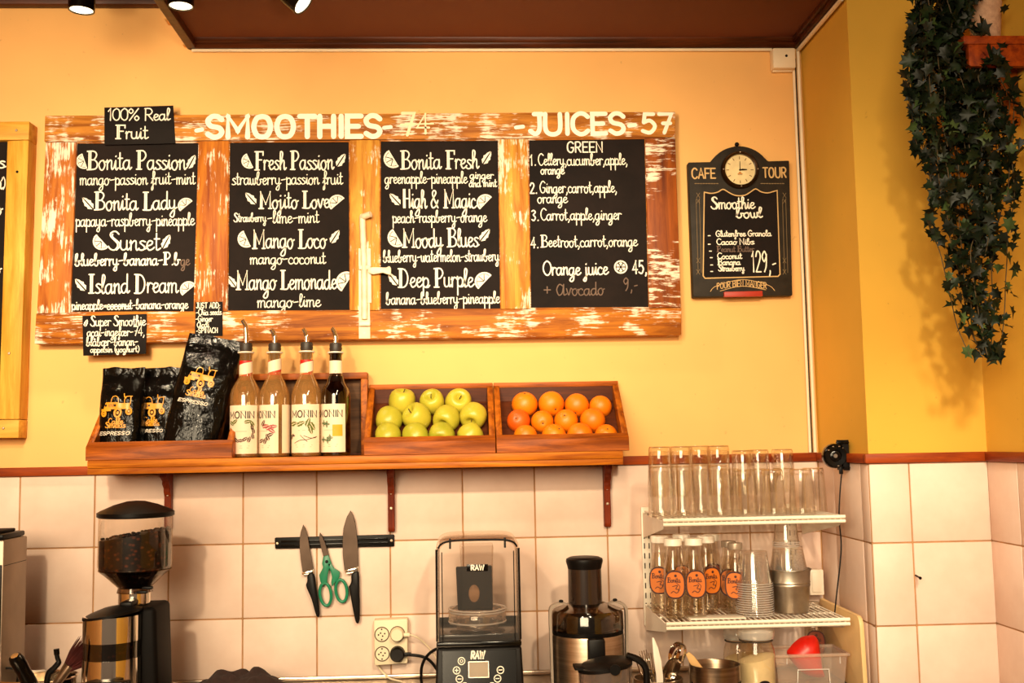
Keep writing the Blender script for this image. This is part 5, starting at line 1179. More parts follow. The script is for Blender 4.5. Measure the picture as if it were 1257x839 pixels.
# ================================================================== WIRE SHELVES OVER THE WORKTOP
XW0, XW1, YW = .497, .945, -.345
ZU, ZL = OZ + .069, OZ - .182
for i, (u, lab) in enumerate(((794.5, 'white slotted wall rail at the left end of the wire shelves'), (0, 'white slotted wall rail at the right end of the wire shelves'))):
    x = at(u, 700, -.01).x if u else XW1 - .03
    su = thing('shelf_upright', lab, 'shelf rail', (x, 0, OZ - .245), 'slotted rails for the wire shelves')
    MB().box(x - .013, x + .013, -.014, -.0035, OZ - .245, OZ + .078, .0015).build('rail', M['white_wire'], su)
    b = MB()
    for j in range(11):
        for s in (-1, 1): b.box(x + s * .0065 - .0016, x + s * .0065 + .0016, -.0146, -.0135, OZ - .225 + j * .027, OZ - .225 + j * .027 + .015)
    b.build('slots', plain('slot_dark', '#3a2a20', .8), su)
def wire_shelf(z, label, solid):
    root = thing('wire_shelf', label, 'shelf', ((XW0 + XW1) / 2, YW / 2, z - .02), 'white wire shelves over the worktop')
    b = MB()
    for i in range(33):
        x = XW0 + .006 + (XW1 - XW0 - .012) * i / 32; b.tube([(x, -.02, z - .002), (x, YW + .004, z - .002), (x, YW, z - .008), (x, YW, z - .016)], .0019, 6)
    for y in (-.02, -.13, -.24): b.tube([(XW0, y, z - .006), (XW1, y, z - .006)], .0026, 8)
    b.build('wire_grid', M['white_wire'], root)
    b = MB()
    for dz in (-.0045, -.0155): b.tube([(XW0 - .004, YW - .0035, z + dz), (XW1 + .004, YW - .0035, z + dz)], .0046, 10)
    b.build('front_rail', M['white_wire'], root)
    for s, x in ((1, XW0), (-1, XW1)):
        b = MB(); b.prism([(x, -.015, z - .008), (x, -.015, z - .075), (x, -.06, z - .068), (x, YW + .03, z - .03), (x, YW + .005, z - .018), (x, YW + .005, z - .008)], (s * .003, 0, 0), .0008, 1); b.build('bracket', M['white_wire'], root)
    if solid: MB().box(XW0 + .06, XW0 + .2, -.33, -.27, z, z + .003, .001).build('drip_strip', M['white_wire'], root)
    return root
wire_shelf(ZU, 'upper white wire shelf holding upturned drinking glasses', False)
wire_shelf(ZL, 'lower white wire shelf holding tagged bottles, cups and a bucket', True)

# ================================================================== GLASSES, UPTURNED AND STACKED
def tumbler(h, rt, rb):
    root = thing('drinking_glass', 'x', 'glass', (0, 0, 0))
    # mouth down: rim at z = 0, thick base at the top
    P = [(rt, 0), (rt * 1.01, .0015), (rb + (rt - rb) * .12, h * .88), (rb * 1.0, h - .004), (rb * .92, h), (rb * .7, h), (rb * .6, h - .002), (0, h - .002)]
    I = [(rt - .0018, .0005), (rb + (rt - rb) * .12 - .002, h * .87), (rb * .85, h - .012), (0, h - .011)]
    MB().lathe(P + [], seg=36).lathe(I, seg=36).build('tumbler', M['glass'], root, sharp=40)
    b = MB(); b.tube([(rb * .9 * math.cos(a), rb * .9 * math.sin(a), h - .0015) for a in [i * PI / 16 for i in range(32)]], .0016, 6, True); b.build('base_edge', M['glass'], root)
    return root
tall, short = tumbler(.126, .0325, .0275), tumbler(.113, .0325, .0275)
def G(u, Y): return V((at(u, 632, Y).x, Y, ZU))
GL = [(812, -.30, 0, 2, 'leftmost front'), (839, -.30, 0, 2, 'second front'), (884, -.30, 0, 2, 'third front'), (914.5, -.30, 1, 2, 'fourth front'), (949.5, -.30, 1, 1, 'fifth front'), (985, -.30, 1, 1, 'rightmost front'),
      (861, -.2, 0, 2, 'left back row'), (897, -.13, 1, 1, 'second back row'), (933, -.2, 1, 2, 'third back row'), (963, -.19, 1, 2, 'fourth back row'), (1000, -.22, 1, 1, 'right back row')]
NM = {'leftmost front': 'leftmost column of the front row', 'second front': 'second column of the front row', 'third front': 'third column of the front row', 'fourth front': 'fourth column of the front row',
      'fifth front': 'fifth column of the front row', 'rightmost front': 'right end of the front row', 'left back row': 'leftmost column of the back row', 'second back row': 'second column of the back row', 'third back row': 'third column of the back row',
      'fourth back row': 'fourth column of the back row', 'right back row': 'right end of the back row'}
used = [True, True]
for u, Y, kd, n_, nm in GL:
    for lv in range(n_):
        pos = 'upturned %s glass, %s, %s' % (('tall', 'shorter')[kd], ('top of its stack' if lv else ('bottom of its stack' if n_ > 1 else 'standing alone')), NM[nm])
        put((tall, short)[kd], used[kd], G(u, Y) + V((0, 0, .0005 + lv * .0500)), (0, 0, 0), pos, 'upturned glasses on the upper shelf'); used[kd] = False

# ================================================================== TAGGED JUICE BOTTLES
M['tag_orange'] = plain('orange_tag', '#cc6a10', .55, var=.1); M['tag_edge'] = plain('tag_edge', '#3c1408', .6); M['tag_ink'] = plain('tag_ink', '#3c0e06', .6); M['tag_brown'] = plain('brown_tag', '#7a3414', .55)
M['cap_white'] = plain('white_cap', '#f6ebdb', .4, var=.03); M['cap_clear'] = plain('grey_cap', '#9c8a76', .35, .3)
def tag_mesh(root, z, r, mats=('tag_orange', 'tag_edge', 'tag_ink')):
    w_, h_ = .0255, .0345; c = V((0, -r - .003, z - h_))
    o_ = [(math.copysign(abs(math.cos(a)) ** .75, math.cos(a)) * w_, math.copysign(abs(math.sin(a)) ** .75, math.sin(a)) * h_) for a in [i * PI / 18 for i in range(36)]]
    b = MB(); b.prism([c + V((x, 0, zz)) for x, zz in o_], (0, .0014, 0)); t = b.build('tag', M[mats[1]], root)
    b = MB(); b.prism([c + V((x * .87, -.0006, zz * .9)) for x, zz in o_], (0, .0006, 0)); b.build('tag_face', M[mats[0]], t)
    mp = lambda x, zz, d=0: c + V((x, -.0012 - d, zz)); b = MB()
    b.lathe([(0, .0012), (.0035, .0012)], seg=12, mat=Matrix.Translation(c + V((.002, 0, .022))) @ Matrix.Rotation(PI / 2, 4, 'X'))
    write(b, mp, 'Bonita', -.018, .006, .032, .012, .0016)
    ribbon(b, mp, smooth([(-.006, -.004), (.006, -.002), (.002, -.010), (.010, -.012), (.004, -.02), (-.004, -.016), (-.01, -.02)], 4), .0018)
    ribbon(b, mp, smooth([(.004, .004), (.012, -.004), (.008, -.014)], 4), .0014)
    b.build('tag_print', M[mats[2]], t)
    b = MB(); b.tube([c + V((0, .0, h_ * .9)), V((0, -r * .6, z + .012)), V((0, -.012, z + .018))], .0007, 5); b.build('string', M['tag_ink'], root)
def juice(h, r, cap, capr, tagged=True, brown=False):
    root = thing('juice_bottle', 'x', 'bottle', (0, 0, 0)); nr = r * .62
    P = [(0, .001), (r * .9, .0005), (r, .006), (r, h * .58), (r * .95, h * .66), (r * .72, h * .78), (nr, h * .84), (nr, h * .94)]
    MB().lathe(P, seg=36).lathe([(0, .007), (r * .9, .007), (r * .93, .012), (r * .93, h * .58), (r * .66, h * .78)], seg=32).build('glass', M['bottle_glass'], root, sharp=50)
    MB().lathe([(0, h), (capr * .96, h), (capr, h - .002), (capr, h * .915), (capr * .95, h * .91), (0, h * .91)], seg=36).build('cap', M[cap], root)
    if tagged: tag_mesh(root, h * .61, r, ('tag_orange', 'tag_edge', 'tag_ink') if not brown else ('tag_brown', 'tag_edge', 'tag_ink'))
    return root
jw, jc_, jb_ = juice(.196, .026, 'cap_white', .0225), juice(.178, .026, 'cap_clear', .019), juice(.19, .026, 'cap_white', .021, True, True)
def onl(u, Y): return V((at(u, 750, Y).x, Y, ZL + .0005))
first = {}
for u, Y, pr, rz, lab in ((828.5, -.29, jw, .12, 'white-capped juice bottle with orange tag at the front left of the lower shelf'), (854, -.29, jw, .1, 'white-capped juice bottle with orange tag, second in the front row'),
                          (812, -.2, jw, .3, 'white-capped juice bottle at the back left, its tag half hidden'), (839, -.17, jw, .2, 'white-capped juice bottle in the back row behind the two front ones'), (869, -.23, jw, -.25, 'white-capped juice bottle with the tag turned right, behind the front pair'),
                          (876, -.12, jb_, .1, 'juice bottle with a dull brown tag at the back near the wall'), (897, -.19, jc_, .25, 'grey-capped juice bottle behind its twin near the cup stack'), (905, -.25, jc_, .35, 'grey-capped juice bottle with orange tag beside the cup stack')):
    put(pr, pr.name not in first, onl(u, Y), (0, 0, -rz), lab, 'tagged juice bottles'); first[pr.name] = 1
# ================================================================== PLASTIC CUPS, BUCKET
def cup(h, rt, rb, rings=2):
    root = thing('plastic_cup', 'x', 'cup', (0, 0, 0))
    P = [(rt * 1.06, 0), (rt * 1.08, .0015), (rt * 1.02, .0035), (rt, .005)] + [(rt + (rb - rt) * t, h * t) for t in (.25, .5, .75, 1)] + [(rb * .3, h - .002)]
    MB().lathe(P, seg=30).build('cup_wall', M['cup_plastic'], root, sharp=50)
    b = MB(); b.tube([(rt * 1.06 * math.cos(a), rt * 1.06 * math.sin(a), .0012) for a in [i * PI / 15 for i in range(30)]], .0011, 5, True); b.build('rim', M['cup_rim'], root)
    return root
cp_ = cup(.080, .044, .034); c0 = onl(927, -.27)
for i in range(15):
    put(cp_, i == 0, c0 + V((0, 0, i * .0056)), (0, 0, i), 'clear plastic cup in the tall upturned stack left of the bucket', 'plastic cups in the tall stack')
st = plain('cup_logo', '#3a1410', .5)
lg = MB(); k_ = .0375
for a in range(12):
    pass
mpc = lambda x, z, d=0: V((c0.x + (.0398 + .002 + d) * math.sin(x / .04 - .12), c0.y - (.0398 + .002 + d) * math.cos(x / .04 - .12), c0.z + z))
fill(lg, mpc, [(.0095 * math.cos(a), .072 + .0095 * math.sin(a)) for a in [i * PI / 10 for i in range(20)]])
top = [o for o in bpy.data.objects if o.name.startswith('plastic_cup') and o.parent is None][-1]
lg.build('cup_logo', st, top)
bk = thing('metal_bucket', 'small galvanised metal bucket of clear plastic cups on the lower shelf', 'bucket', onl(970, -.24))
c = onl(970, -.24); kk = pxm(-.24); r1, r0, hb = 26 / kk, 22 / kk, 51.5 / kk
MB().lathe([(0, .002), (r0 * .97, .0015), (r0, .004), (r0 + (r1 - r0) * .6, hb * .6), (r0 + (r1 - r0) * .62 + .0015, hb * .62), (r0 + (r1 - r0) * .66 + .0015, hb * .66), (r0 + (r1 - r0) * .7, hb * .68), (r0 + (r1 - r0) * .72 + .0015, hb * .71), (r0 + (r1 - r0) * .78, hb * .75), (r1, hb), (r1 * 1.03, hb + .001), (r1 * 1.03, hb - .003), (r1 * .985, hb - .002), (r0 * .95, .006), (0, .005)], c, 48).build('pail', M['galv'], bk)
b = MB(); b.tube([c + V((r1 * 1.03 * math.cos(a), r1 * 1.03 * math.sin(a), hb)) for a in [i * PI / 20 for i in range(40)]], .0016, 8, True); b.build('rolled_rim', M['galv'], bk)
wide, slim = cup(.060, .047, .037), cup(.062, .032, .026)
for i in range(7): put(wide, i == 0, c + V((0, 0, .06 + i * .0075)), (0, 0, i), 'clear plastic cup in the wide upturned stack inside the metal bucket', 'wide cups in the bucket')
for i in range(3): put(slim, i == 0, c + V((-.003, 0, .1655 + i * .005)), (0, 0, i), 'clear slim plastic cup stacked on top of the wide cups in the bucket', 'slim cups on the bucket stack')

# ================================================================== RIGHT CORNER: WALL BOX, BLACK LAMP UNIT, NAIL, CUTTING BOARD
p, q = at(993, 700, -.04), at(1012, 731, -.04)
wx = thing('wall_socket', 'pale surface-mounted socket box in the corner behind the bucket', 'socket', ((p.x + q.x) / 2, 0, q.z))
MB().box(p.x, min(q.x, XC - .006), -.042, -.0035, q.z, p.z, .003).build('housing', M['white_plastic'], wx)
MB().box(p.x + .006, min(q.x, XC - .006) - .006, -.0445, -.041, q.z + .008, p.z - .008, .002).build('cover', M['white_plastic'], wx)
YD_ = -.24
wd = thing('wall_fan', 'round black wall gadget on a bracket in the recess corner with hanging wire', 'wall gadget', at(1040, 575, YD_))
c = at(1024.5, 560, YD_); k_ = pxm(YD_); r_ = 15.3 / k_; T = Matrix.Translation(c) @ Matrix.Rotation(-.12, 4, 'Z') @ Matrix.Rotation(PI / 2, 4, 'X')
hd = MB().lathe([(0, .0125), (.005, .0125), (.007, .011), (.013, .010), (.015, .012), (.0155, .0145), (r_ * .82, .0155), (r_ * .97, .011), (r_, .004), (r_, -.008), (r_ * .9, -.014), (0, -.014)], seg=44, mat=T).build('round_head', M['black_gloss'], wd)
MB().lathe([(0, .0135), (.0045, .0135), (.006, .0115)], seg=20, mat=T).build('centre_lens', plain('lens_grey', '#6e6258', .25), hd)
b = MB()
for a in (.9, 1.25, 1.9, 2.5, -1.45): b.box(c.x + r_ * .8 * math.cos(a) - .0022, c.x + r_ * .8 * math.cos(a) + .0022, c.y - .0165, c.y - .015, c.z + r_ * .8 * math.sin(a) - .001, c.z + r_ * .8 * math.sin(a) + .001)
b.build('indicator', M['screw'], hd)
x0, x1 = at(1036, 560, YD_).x, XC - .0125
MB().box(x0, x1, YD_ - .016, YD_ + .03, at(1045, 573.5, YD_).z, at(1045, 544, YD_).z, .008, 3).build('wall_bracket', M['black'], wd)
MB().box(x1 - .016, x1 - .007, YD_ - .01, YD_ + .0, at(1049, 582, YD_).z, at(1049, 572, YD_).z, .002).build('clip', M['black'], wd)
MB().tube(smooth([at(1034, 574, YD_), at(1031.5, 600, YD_), at(1030, 635, YD_), at(1032.5, 665, YD_), at(1031.5, 690, YD_), at(1027, 730, YD_), at(1024, 760, YD_)], 5), .0019, 8).build('wire', M['black'], wd)
na = thing('nail', 'dark nail sticking out of a tile joint on the pier', 'nail', at(1122, 705.5, YP - .003))
a, e_ = at(1122, 705.5, YP + .01), at(1129.5, 710, YP - .035)
MB().tube([a, e_], .0022, 8).build('shank', M['black'], na); MB().tube([e_, e_ + (e_ - a).normalized() * .002], .0038, 10).build('head', M['black'], na)
cbx = XC - .012
zt = at(1007, 734, -.03).z; pr = [(-.03, ZC + .001), (-.03, zt - .01), (-.04, zt)] + [(-.318 - .022 * math.sin(a), zt - .028 + .028 * math.cos(a) - .004) for a in [i * PI / 12 for i in range(7)]] + [(-.348, ZC + .001)]
b = MB(); b.prism([(cbx - .016, y, z) for y, z in pr], (.012, 0, 0), .003, 2); o = b.build('cutting_board', plain('cutting_board_cream', '#e4be84', .5, var=.05)); tag(o, 'large cream plastic cutting board standing against the right recess wall', 'cutting board')

# ================================================================== WORKTOP RIGHT: CUTLERY, TIN, JARS, TUB
YH = -.34; kh = pxm(YH); hx = at(808, 838, YH).x; zh = at(808, 832, YH).z; rh = 29.5 / kh
ch = thing('cutlery_holder', 'round steel holder full of cutlery beside the juicer jug', 'cutlery holder', (hx, YH, ZC))
MB().lathe([(0, .002), (rh, .001), (rh, zh - ZC), (rh * .97, zh - ZC), (rh * .96, .004), (0, .004)], (hx, YH, ZC), 44).build('cylinder', M['satin'], ch)
def stick(u0, v0, u1, v1, Y): return at(u0, v0, Y), at(u1, v1, Y)
def fork(u, v, du, Y, label, first=[None]):
    a = at(u, v, Y); bt = V((hx + (a.x - hx) * .4, YH + (Y - YH) * .4, ZC + .012)); d_ = (a - bt).normalized(); sx_ = V((1, 0, 0)); sx_ = (sx_ - d_ * sx_.dot(d_)).normalized()
    root = thing('fork', label, 'fork', bt, 'cutlery in the steel holder')
    MB().tube([bt, bt + (a - bt) * .5, a - d_ * .06], [.004, .003, .0025], 8, flat=.5).build('handle', M['chrome'], root)
    b = MB()
    for k in (-1.5, -.5, .5, 1.5): b.tube(smooth([a - d_ * .046 + sx_ * k * .004, a - d_ * .03 + sx_ * k * .0055, a + sx_ * k * .0055], 3), [.0022, .0021, .002, .0019, .0016, .0014, .0011], 6)
    b.tube([a - d_ * .062, a - d_ * .05, a - d_ * .040], [.003, .0085, .009], 8, flat=.3); b.build('tines', M['chrome'], root)
fork(789, 799, 0, YH - .02, 'steel fork at the left of the holder, tines up'); fork(797.5, 802, 0, YH + .02, 'steel fork in the holder just left of the white knife'); fork(784, 808, 0, YH + .03, 'steel fork lowest in the holder, nearest the jug')
wk = thing('white_knife', 'white plastic knife standing upright in the steel cutlery holder', 'knife', (hx, YH, ZC + .01))
a = [at(u, v, YH - .045) for u, v in ((800.5, 783), (803, 784), (808, 796), (812, 812), (814, 830), (815, 860), (807, 860), (805.5, 830), (802, 805))]
b = MB(); b.prism(a, (0, .004, 0), .0012, 2); b.build('blade', M['cap_white'], wk)
def spoon(u, v, Y, tilt, label):
    a = at(u, v, Y); bt = V((hx + .01, YH, ZC + .012)); root = thing('spoon', label, 'spoon', bt, 'cutlery in the steel holder'); d_ = (a - bt).normalized()
    T = Matrix.Translation(a) @ d_.to_track_quat('Z', 'Y').to_matrix().to_4x4() @ Matrix.Rotation(tilt, 4, 'Z')
    b = MB(); vs = []; fs = []
    for i in range(13):
        t = i / 12 * PI; w_ = .0195 * math.sin(t) ** .8 + .0015; z = -.03 * math.cos(t)
        for j in range(9):
            s = j / 8 * 2 - 1; vs.append((w_ * s, .011 * (1 - s * s) * math.sin(t) - .004, z))
    for o2 in (0, 1):
        pass
    fs = [(i * 9 + j, i * 9 + j + 1, (i + 1) * 9 + j + 1, (i + 1) * 9 + j) for i in range(12) for j in range(8)]; n0 = len(vs)
    vs += [(x, y - .0012, z) for x, y, z in vs]; fs += [tuple(q_ + n0 for q_ in f)[::-1] for f in fs[:]]
    b.add(vs, fs, 0, T); b.build('bowl', M['chrome'], root)
    MB().tube([bt, a - d_ * .026], [.004, .0028], 8, flat=.5).build('handle', M['chrome'], root)
spoon(828, 808, YH - .005, .2, 'steel spoon with its bowl up, right side of the cutlery holder'); spoon(832, 803, YH + .03, 1.0, 'steel spoon behind the other one, turned to the side'); spoon(824, 820, YH - .03, -.3, 'lowest steel spoon at the front of the holder')
YT = -.40; kt = pxm(YT); tx_ = at(877.5, 830, YT).x; zt_ = at(877, 815.5, YT).z; rt = 30.5 / kt
tn = thing('steel_canister', 'open brushed steel canister with a row of small slots, left of the sugar jar', 'canister', (tx_, YT, ZC))
n = Nodes('dark_steel'); f = n.noise(n.coord((1, 1, 25)), 6, 4); n.l(n.ramp(f, [(.3, srgb('#6e5c4c')), (.7, srgb('#94806c'))]), n.b.inputs['Base Color']); n.set(Roughness=.3, Metallic=1.0)
MB().lathe([(0, .001), (rt, .001), (rt, zt_ - ZC), (rt * .975, zt_ - ZC + .001), (rt * .95, zt_ - ZC - .002), (rt * .95, .01), (0, .008)], (tx_, YT, ZC), 48).build('cylinder', n.m, tn)
b = MB()
for i in range(14):
    a = -PI / 2 + (i - 6.5) * .2; b.box(-.0035, .0035, -.0006, .0006, -.007, .007, .0004, 1, mat=Matrix.Translation((tx_ + rt * 1.003 * math.cos(a), YT + rt * 1.003 * math.sin(a), zt_ - .044)) @ Matrix.Rotation(a + PI / 2, 4, 'Z'))
b.build('slots', M['black'], tn)
ws = thing('wooden_spatula', 'pale wooden spatula leaning in the steel canister', 'spatula', (tx_, YT, ZC + .02))
b = MB(); b.prism([at(u, v, YT + .02) for u, v in ((842, 804), (846, 801), (853, 807), (867, 826), (880, 850), (872, 850), (859, 828), (848, 818))], (0, .005, 0), .0015, 2); b.build('blade', plain('pale_wood', '#d8a868', .6), ws)
M['sugar'] = plain('pale_sugar', '#ecd4a4', .9, var=.05, scale=60)
def jar(u, Y, vl, vt, w_, level, label, lbl):
    k = pxm(Y); x = at(u, 820, Y).x; z = lambda v: at(u, v, Y).z - ZC; r = w_ / 2 / k
    root = thing('storage_jar', label, 'jar', (x, Y, ZC)); c = (x, Y, ZC)
    MB().lathe([(0, .001), (r * .96, .001), (r, .006), (r, z(vl + 36)), (r * .95, z(vl + 27)), (r * .84, z(vl + 21)), (r * .82, z(vl + 17)), (r * .88, z(vl + 15))], c, 44).build('glass', M['bottle_glass'], root)
    MB().lathe([(r * .2, z(vl + 16)), (r * .94, z(vl + 15)), (r * 1.0, z(vl + 11)), (r * .98, z(vl + 5)), (r * .8, z(vl + 1)), (r * .3, z(vl)), (0, z(vl))], c, 44).build('glass_lid', clear('lid_glass', (.86, .8, .72), .2, .55, .06, .34, (.95, .88, .78)), root)
    b = MB()
    for dv in (14.5, 17.5): b.tube([(x + r * .87 * math.cos(a), Y + r * .87 * math.sin(a), ZC + z(vl + dv)) for a in [i * PI / 20 for i in range(40)]], .0016, 6, True)
    b.build('seal_ring', M['rubber'], root)
    b = MB(); b.lathe([(0, .005), (r * .95, .005), (r * .97, .01), (r * .97, z(level)), (r * .5, z(level) + .004), (0, z(level) + .003)], c, 40)
    for v in b.v:
        if v.z > ZC + z(level) - .003: v.z += (v.x - x) * .22
    o = b.build('sugar', M['sugar'], root)
    if lbl:
        b = MB(); mp = lambda X, Zz, d=0: V((x + (r + .001 + d) * math.sin(X / r), Y - (r + .001 + d) * math.cos(X / r), ZC + Zz)); zz = z(842)
        for i in range(16):
            x0_, x1_ = [.021 * math.cos(PI - PI * j / 16) for j in (i, i + 1)]; h0_, h1_ = [.021 * math.sin(PI - PI * j / 16) for j in (i, i + 1)]
            b.add([mp(x0_ + .006, zz - h0_), mp(x1_ + .006, zz - h1_), mp(x1_ + .006, zz + h1_), mp(x0_ + .006, zz + h0_)], [(0, 1, 2, 3)])
        b.build('round_label', M['sign_card'], root)
jar(929, -.30, 768.5, 0, 45, 808, 'glass storage jar of pale sugar with a round black label', True)
jar(908, -.16, 769, 0, 38, 806, 'second glass jar of sugar behind the labelled one', False)
YB_ = -.27; kb_ = pxm(YB_); z1 = at(997, 805, YB_).z; x0, x1 = at(952, 810, YB_).x, at(1040, 806, YB_).x
tb = thing('plastic_tub', 'frosted clear plastic tub with a moulded front panel holding a red scoop', 'tub', ((x0 + x1) / 2, YB_ + .06, ZC)); yb = YB_ + .115
b = MB(); t_ = .008
vs = [(x0, YB_, z1), (x1, YB_, z1), (x1, yb, z1), (x0, yb, z1), (x0 + t_, YB_ + t_, ZC + .001), (x1 - t_, YB_ + t_, ZC + .001), (x1 - t_, yb - t_, ZC + .001), (x0 + t_, yb - t_, ZC + .001)]
b.add(vs, [(0, 1, 5, 4), (1, 2, 6, 5), (2, 3, 7, 6), (3, 0, 4, 7), (4, 5, 6, 7)]); b.build('tub_wall', M['tub'], tb)
b = MB(); b.tube([(x0 - .003, YB_ - .003, z1), (x1 + .003, YB_ - .003, z1), (x1 + .003, yb + .003, z1), (x0 - .003, yb + .003, z1)], .0045, 8, True); b.build('rim', M['tub'], tb)
b = MB(); f = lambda u, v: at(u, v, YB_ + .002)
b.tube([f(979, 850), f(979.5, 823), f(1017.5, 822), f(1020, 850)], .002, 8); b.tube([f(966, 808), f(966, 816)], .0018, 6); b.tube([f(1031, 806.5), f(1031.5, 815)], .0018, 6); b.build('front_moulding', clear('tub_edge', (.95, .9, .85), .2, .6, .1, .4), tb)
rs = thing('red_scoop', 'red plastic scoop standing in the frosted tub', 'scoop', at(988, 838, YB_ + .05))
S_ = [(966, 803), (969, 796), (975, 789), (984, 782.5), (994, 780.5), (1000, 781), (1004, 787), (1006.5, 803), (1009, 822), (1011, 832), (992, 830), (978, 820)]
b = MB(); vs = []; P = [at(p[0], p[1], YB_ + .06) for p in smooth(S_, 3, True)]; cc_ = sum(P, V((0, 0, 0))) / len(P); N_ = len(P)
for s_, dy in ((1, .0), (.95, -.012), (.72, -.026), (.35, -.034)): vs += [cc_ + (p - cc_) * s_ + V((0, dy, 0)) for p in P]
vs.append(cc_ + V((0, -.036, 0))); fs = [(j * N_ + i, j * N_ + (i + 1) % N_, (j + 1) * N_ + (i + 1) % N_, (j + 1) * N_ + i) for j in range(3) for i in range(N_)] + [(3 * N_ + i, 3 * N_ + (i + 1) % N_, 4 * N_) for i in range(N_)] + [tuple(range(N_))]
b.add(vs, fs); b.build('scoop_shell', plain('scoop_red', '#d81c0c', .35), rs)
bz_ = juice(.185, .024, 'cap_clear', .018, True, True); put(bz_, True, V((at(1003, 800, -.1).x, -.075, ZC + .001)), (0, 0, -.1), 'bottle with dark red-brown tag behind the plastic tub', None)

# ================================================================== IVY ON THE CORNER SHELF
YV = -.62
zs = at(1225, 59, -.62).z; shx0 = XP - .155
cs = thing('corner_shelf', 'small red-brown wooden shelf on the right wall carrying the ivy pot', 'shelf', (XP - .08, -.62, zs))
MB().box(shx0, XP - .001, -.70, -.53, zs - .02, zs, .002).build('board', M['trim_wood_y'], cs)
MB().box(shx0 + .01, XP - .001, -.7005, -.684, zs - .072, zs - .0205, .002).build('apron', M['trim_wood_y'], cs)
b = MB(); b.prism([(XP - .001, -.64, zs - .02), (XP - .1, -.64, zs - .02), (XP - .1, -.64, zs - .034), (XP - .05, -.64, zs - .1), (XP - .042, -.64, zs - .19), (XP - .001, -.64, zs - .19)], (0, .02, 0), .002); b.build('bracket', M['crate_y'], cs)
c = at(1211, 58, YV); c.z = zs + .0005; kv = pxm(YV); rp = 22 / kv; hp = .104
iv = thing('potted_ivy', 'trailing ivy in a pale clay pot, hanging down the yellow pier', 'potted plant', c)
n = Nodes('clay_pot'); f = n.noise(n.coord(), 60, 5, .7); n.l(n.ramp(f, [(.3, srgb('#a8826a')), (.7, srgb('#d2aa8c'))]), n.b.inputs['Base Color']); n.set(Roughness=.85); n.bump(f, .3, .002)
MB().lathe([(0, 0), (rp * .72, 0), (rp * .75, .003), (rp * .98, hp * .96), (rp, hp), (rp * .92, hp), (rp * .9, hp - .006), (0, hp - .012)], c, 36).build('pot', n.m, iv)
def leaf_mat(name, a, b_):
    n = Nodes(name); f = n.noise(n.coord(), 45, 3); n.l(n.ramp(f, [(.3, srgb(a)), (.7, srgb(b_))]), n.b.inputs['Base Color']); n.set(Roughness=.5, Specular_IOR_Level=.3); return n.m
LM = [leaf_mat('ivy_dark', '#070d06', '#121d0c'), leaf_mat('ivy_mid', '#0f1b0c', '#1e2e14'), leaf_mat('ivy_pale', '#2a3c1c', '#4a5c30')]
def proj(p):
    d = V(p) - CAM; w_ = d.dot(_f); return 628.5 + FPX * d.dot(_R) / w_, 419.5 - FPX * d.dot(_U) / w_
lf = MB(); stn = MB(); RI = random.Random(11)
LS = [(0, -.9), (.28, -.55), (.72, -.62), (.48, -.1), (.85, .18), (.38, .28), (.18, .55), (0, 1.05), (-.18, .55), (-.38, .28), (-.85, .18), (-.48, -.1), (-.72, -.62), (-.28, -.55)]
def ivy_leaf(p, s, mi):
    # five-lobed leaf with a folded midrib, hanging tip down and facing outward
    pu, pv = proj(p)
    if pu > 1188 and -2 < pv < 62 and RI.random() < .93: return
    if pu > 1215 and pv < 190 and RI.random() < .35: return
    if pv > 200 and RI.random() < .12 + .26 * (pv - 200) / 250: return
    p = V((min(p.x, XP - .03), p.y, p.z))
    e = Euler((RI.gauss(0, .7), RI.gauss(0, .7), RI.gauss(PI, .9))); 
    T = Matrix.Translation(p) @ Matrix.Rotation(RI.gauss(0, .5), 4, 'Z') @ Matrix.Rotation(PI / 2, 4, 'X') @ e.to_matrix().to_4x4()
    vs = [(0, -.5 * s, 0)] + [(x * s * .62, y * s * .62, abs(x) * s * .22 - y * y * s * .08) for x, y in LS] + [(0, .1 * s, .0)]
    k = len(LS); lf.add(vs, [(15, 1 + i, 1 + (i + 1) % k) for i in range(k)], mi, T)
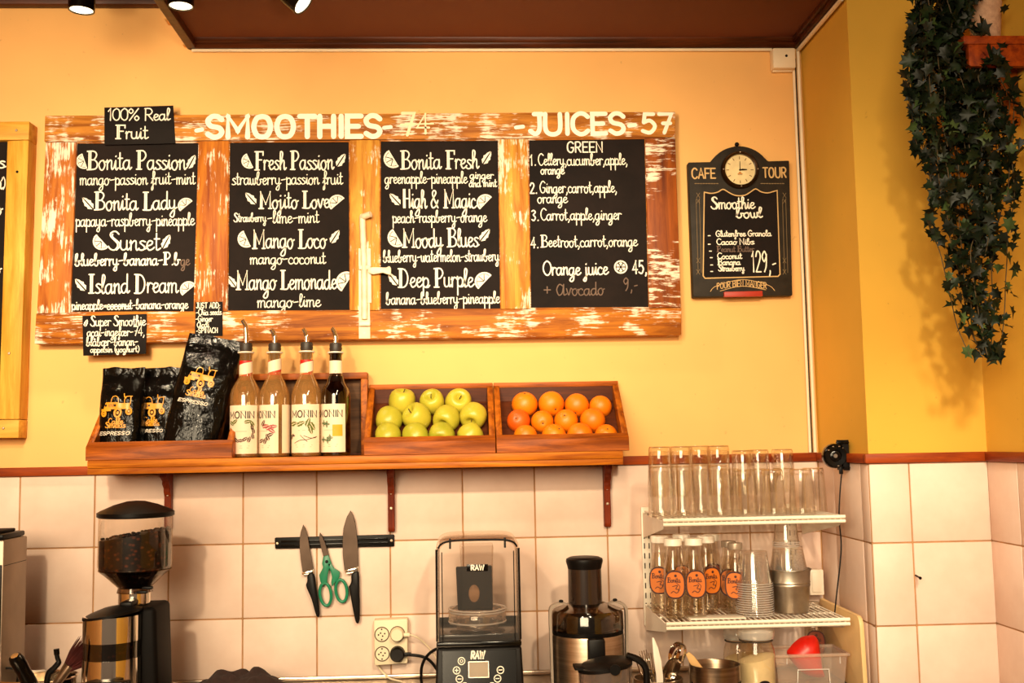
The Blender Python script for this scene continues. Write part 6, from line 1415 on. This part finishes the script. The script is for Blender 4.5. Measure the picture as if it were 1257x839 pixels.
# outline of the hanging mass: (v, left u, right u, density)
OUTL = [(-6, 1128, 1218), (30, 1112, 1215), (60, 1110, 1226), (100, 1109, 1245), (140, 1110, 1250), (175, 1118, 1253), (210, 1131, 1250), (250, 1136, 1247), (300, 1140, 1243), (340, 1152, 1235), (380, 1164, 1236), (415, 1178, 1236), (445, 1198, 1226)]
def lim(v):
    for (a, l0, r0_), (b_, l1, r1_) in zip(OUTL, OUTL[1:]):
        if v <= b_: t = (v - a) / (b_ - a); return l0 + (l1 - l0) * t, r0_ + (r1_ - r0_) * t
    return OUTL[-1][1:]
NS = 26
crown = c + V((0, 0, hp + .012))
for i in range(NS):
    f_ = (i + .5) / NS + RI.uniform(-.02, .02); y0 = RI.uniform(-.13, .0); ln = RI.choice((.45, .6, .72, .85, 1.0, 1.0)); vend = 445 * ln if f_ > .3 else min(445 * ln, 330)
    if i % 5 == 0: vend = 447
    pts = [crown + V((RI.uniform(-.03, .03), RI.uniform(-.03, .03), -.01))]
    up = at(1160 + (f_ - .5) * 60, -14 + RI.uniform(-10, 6), YV + y0); pts.append(up)
    v = 20
    if f_ > .6:
        pts = [pts[0], at(1184 + RI.uniform(-6, 3), -4, YV - .05), at(1190 + RI.uniform(-4, 3), 28, YV - .06), at(1218 + RI.uniform(-12, 12), 62, YV - .07)]; v = 90
    while v < vend:
        l_, r__ = lim(v); w_ = (f_ - .5) * (.96 - .1 * v / 447); u = (l_ + r__) / 2 + w_ * (r__ - l_) + RI.uniform(-5, 5)
        pts.append(at(u, v, YV + y0 * (1 - .35 * v / 447) + RI.uniform(-.008, .008))); v += 32
    P = [V((min(p.x, XP - .02), p.y, p.z)) for p in smooth(pts, 5)]; stn.tube(P, .0013, 5)
    for j, p in enumerate(P):
        if j < 3: continue
        frac = j / len(P)
        for _ in range(2 if RI.random() < .2 else 1):
            g = RI.random(); mi = 2 if g > .93 else (1 if g > .6 else 0)
            ivy_leaf(p + V((RI.uniform(-.012, .012), RI.uniform(-.022, .006), RI.uniform(-.008, .008))), RI.uniform(.026, .042) * (1 - .2 * frac), mi)
for i in range(70):
    p = crown + V((RI.gauss(-.01, .045), RI.gauss(-.01, .03), abs(RI.gauss(0, .03)) - .01)); ivy_leaf(p, RI.uniform(.024, .036), 0 if RI.random() < .6 else 1)
for i in range(14):
    p0 = crown + V((.02, -.02, 0)); p1 = c + V((rp * RI.uniform(-.2, .7), -rp - RI.uniform(.0, .02), hp * RI.uniform(.1, .7))); ivy_leaf(p1, RI.uniform(.018, .028), 0) if i < 5 else None
o = lf.build('foliage', LM, iv, sharp=60); o['kind'] = 'stuff'
o = stn.build('vines', plain('ivy_stem', '#4a3a1c', .7), iv); o['kind'] = 'stuff'
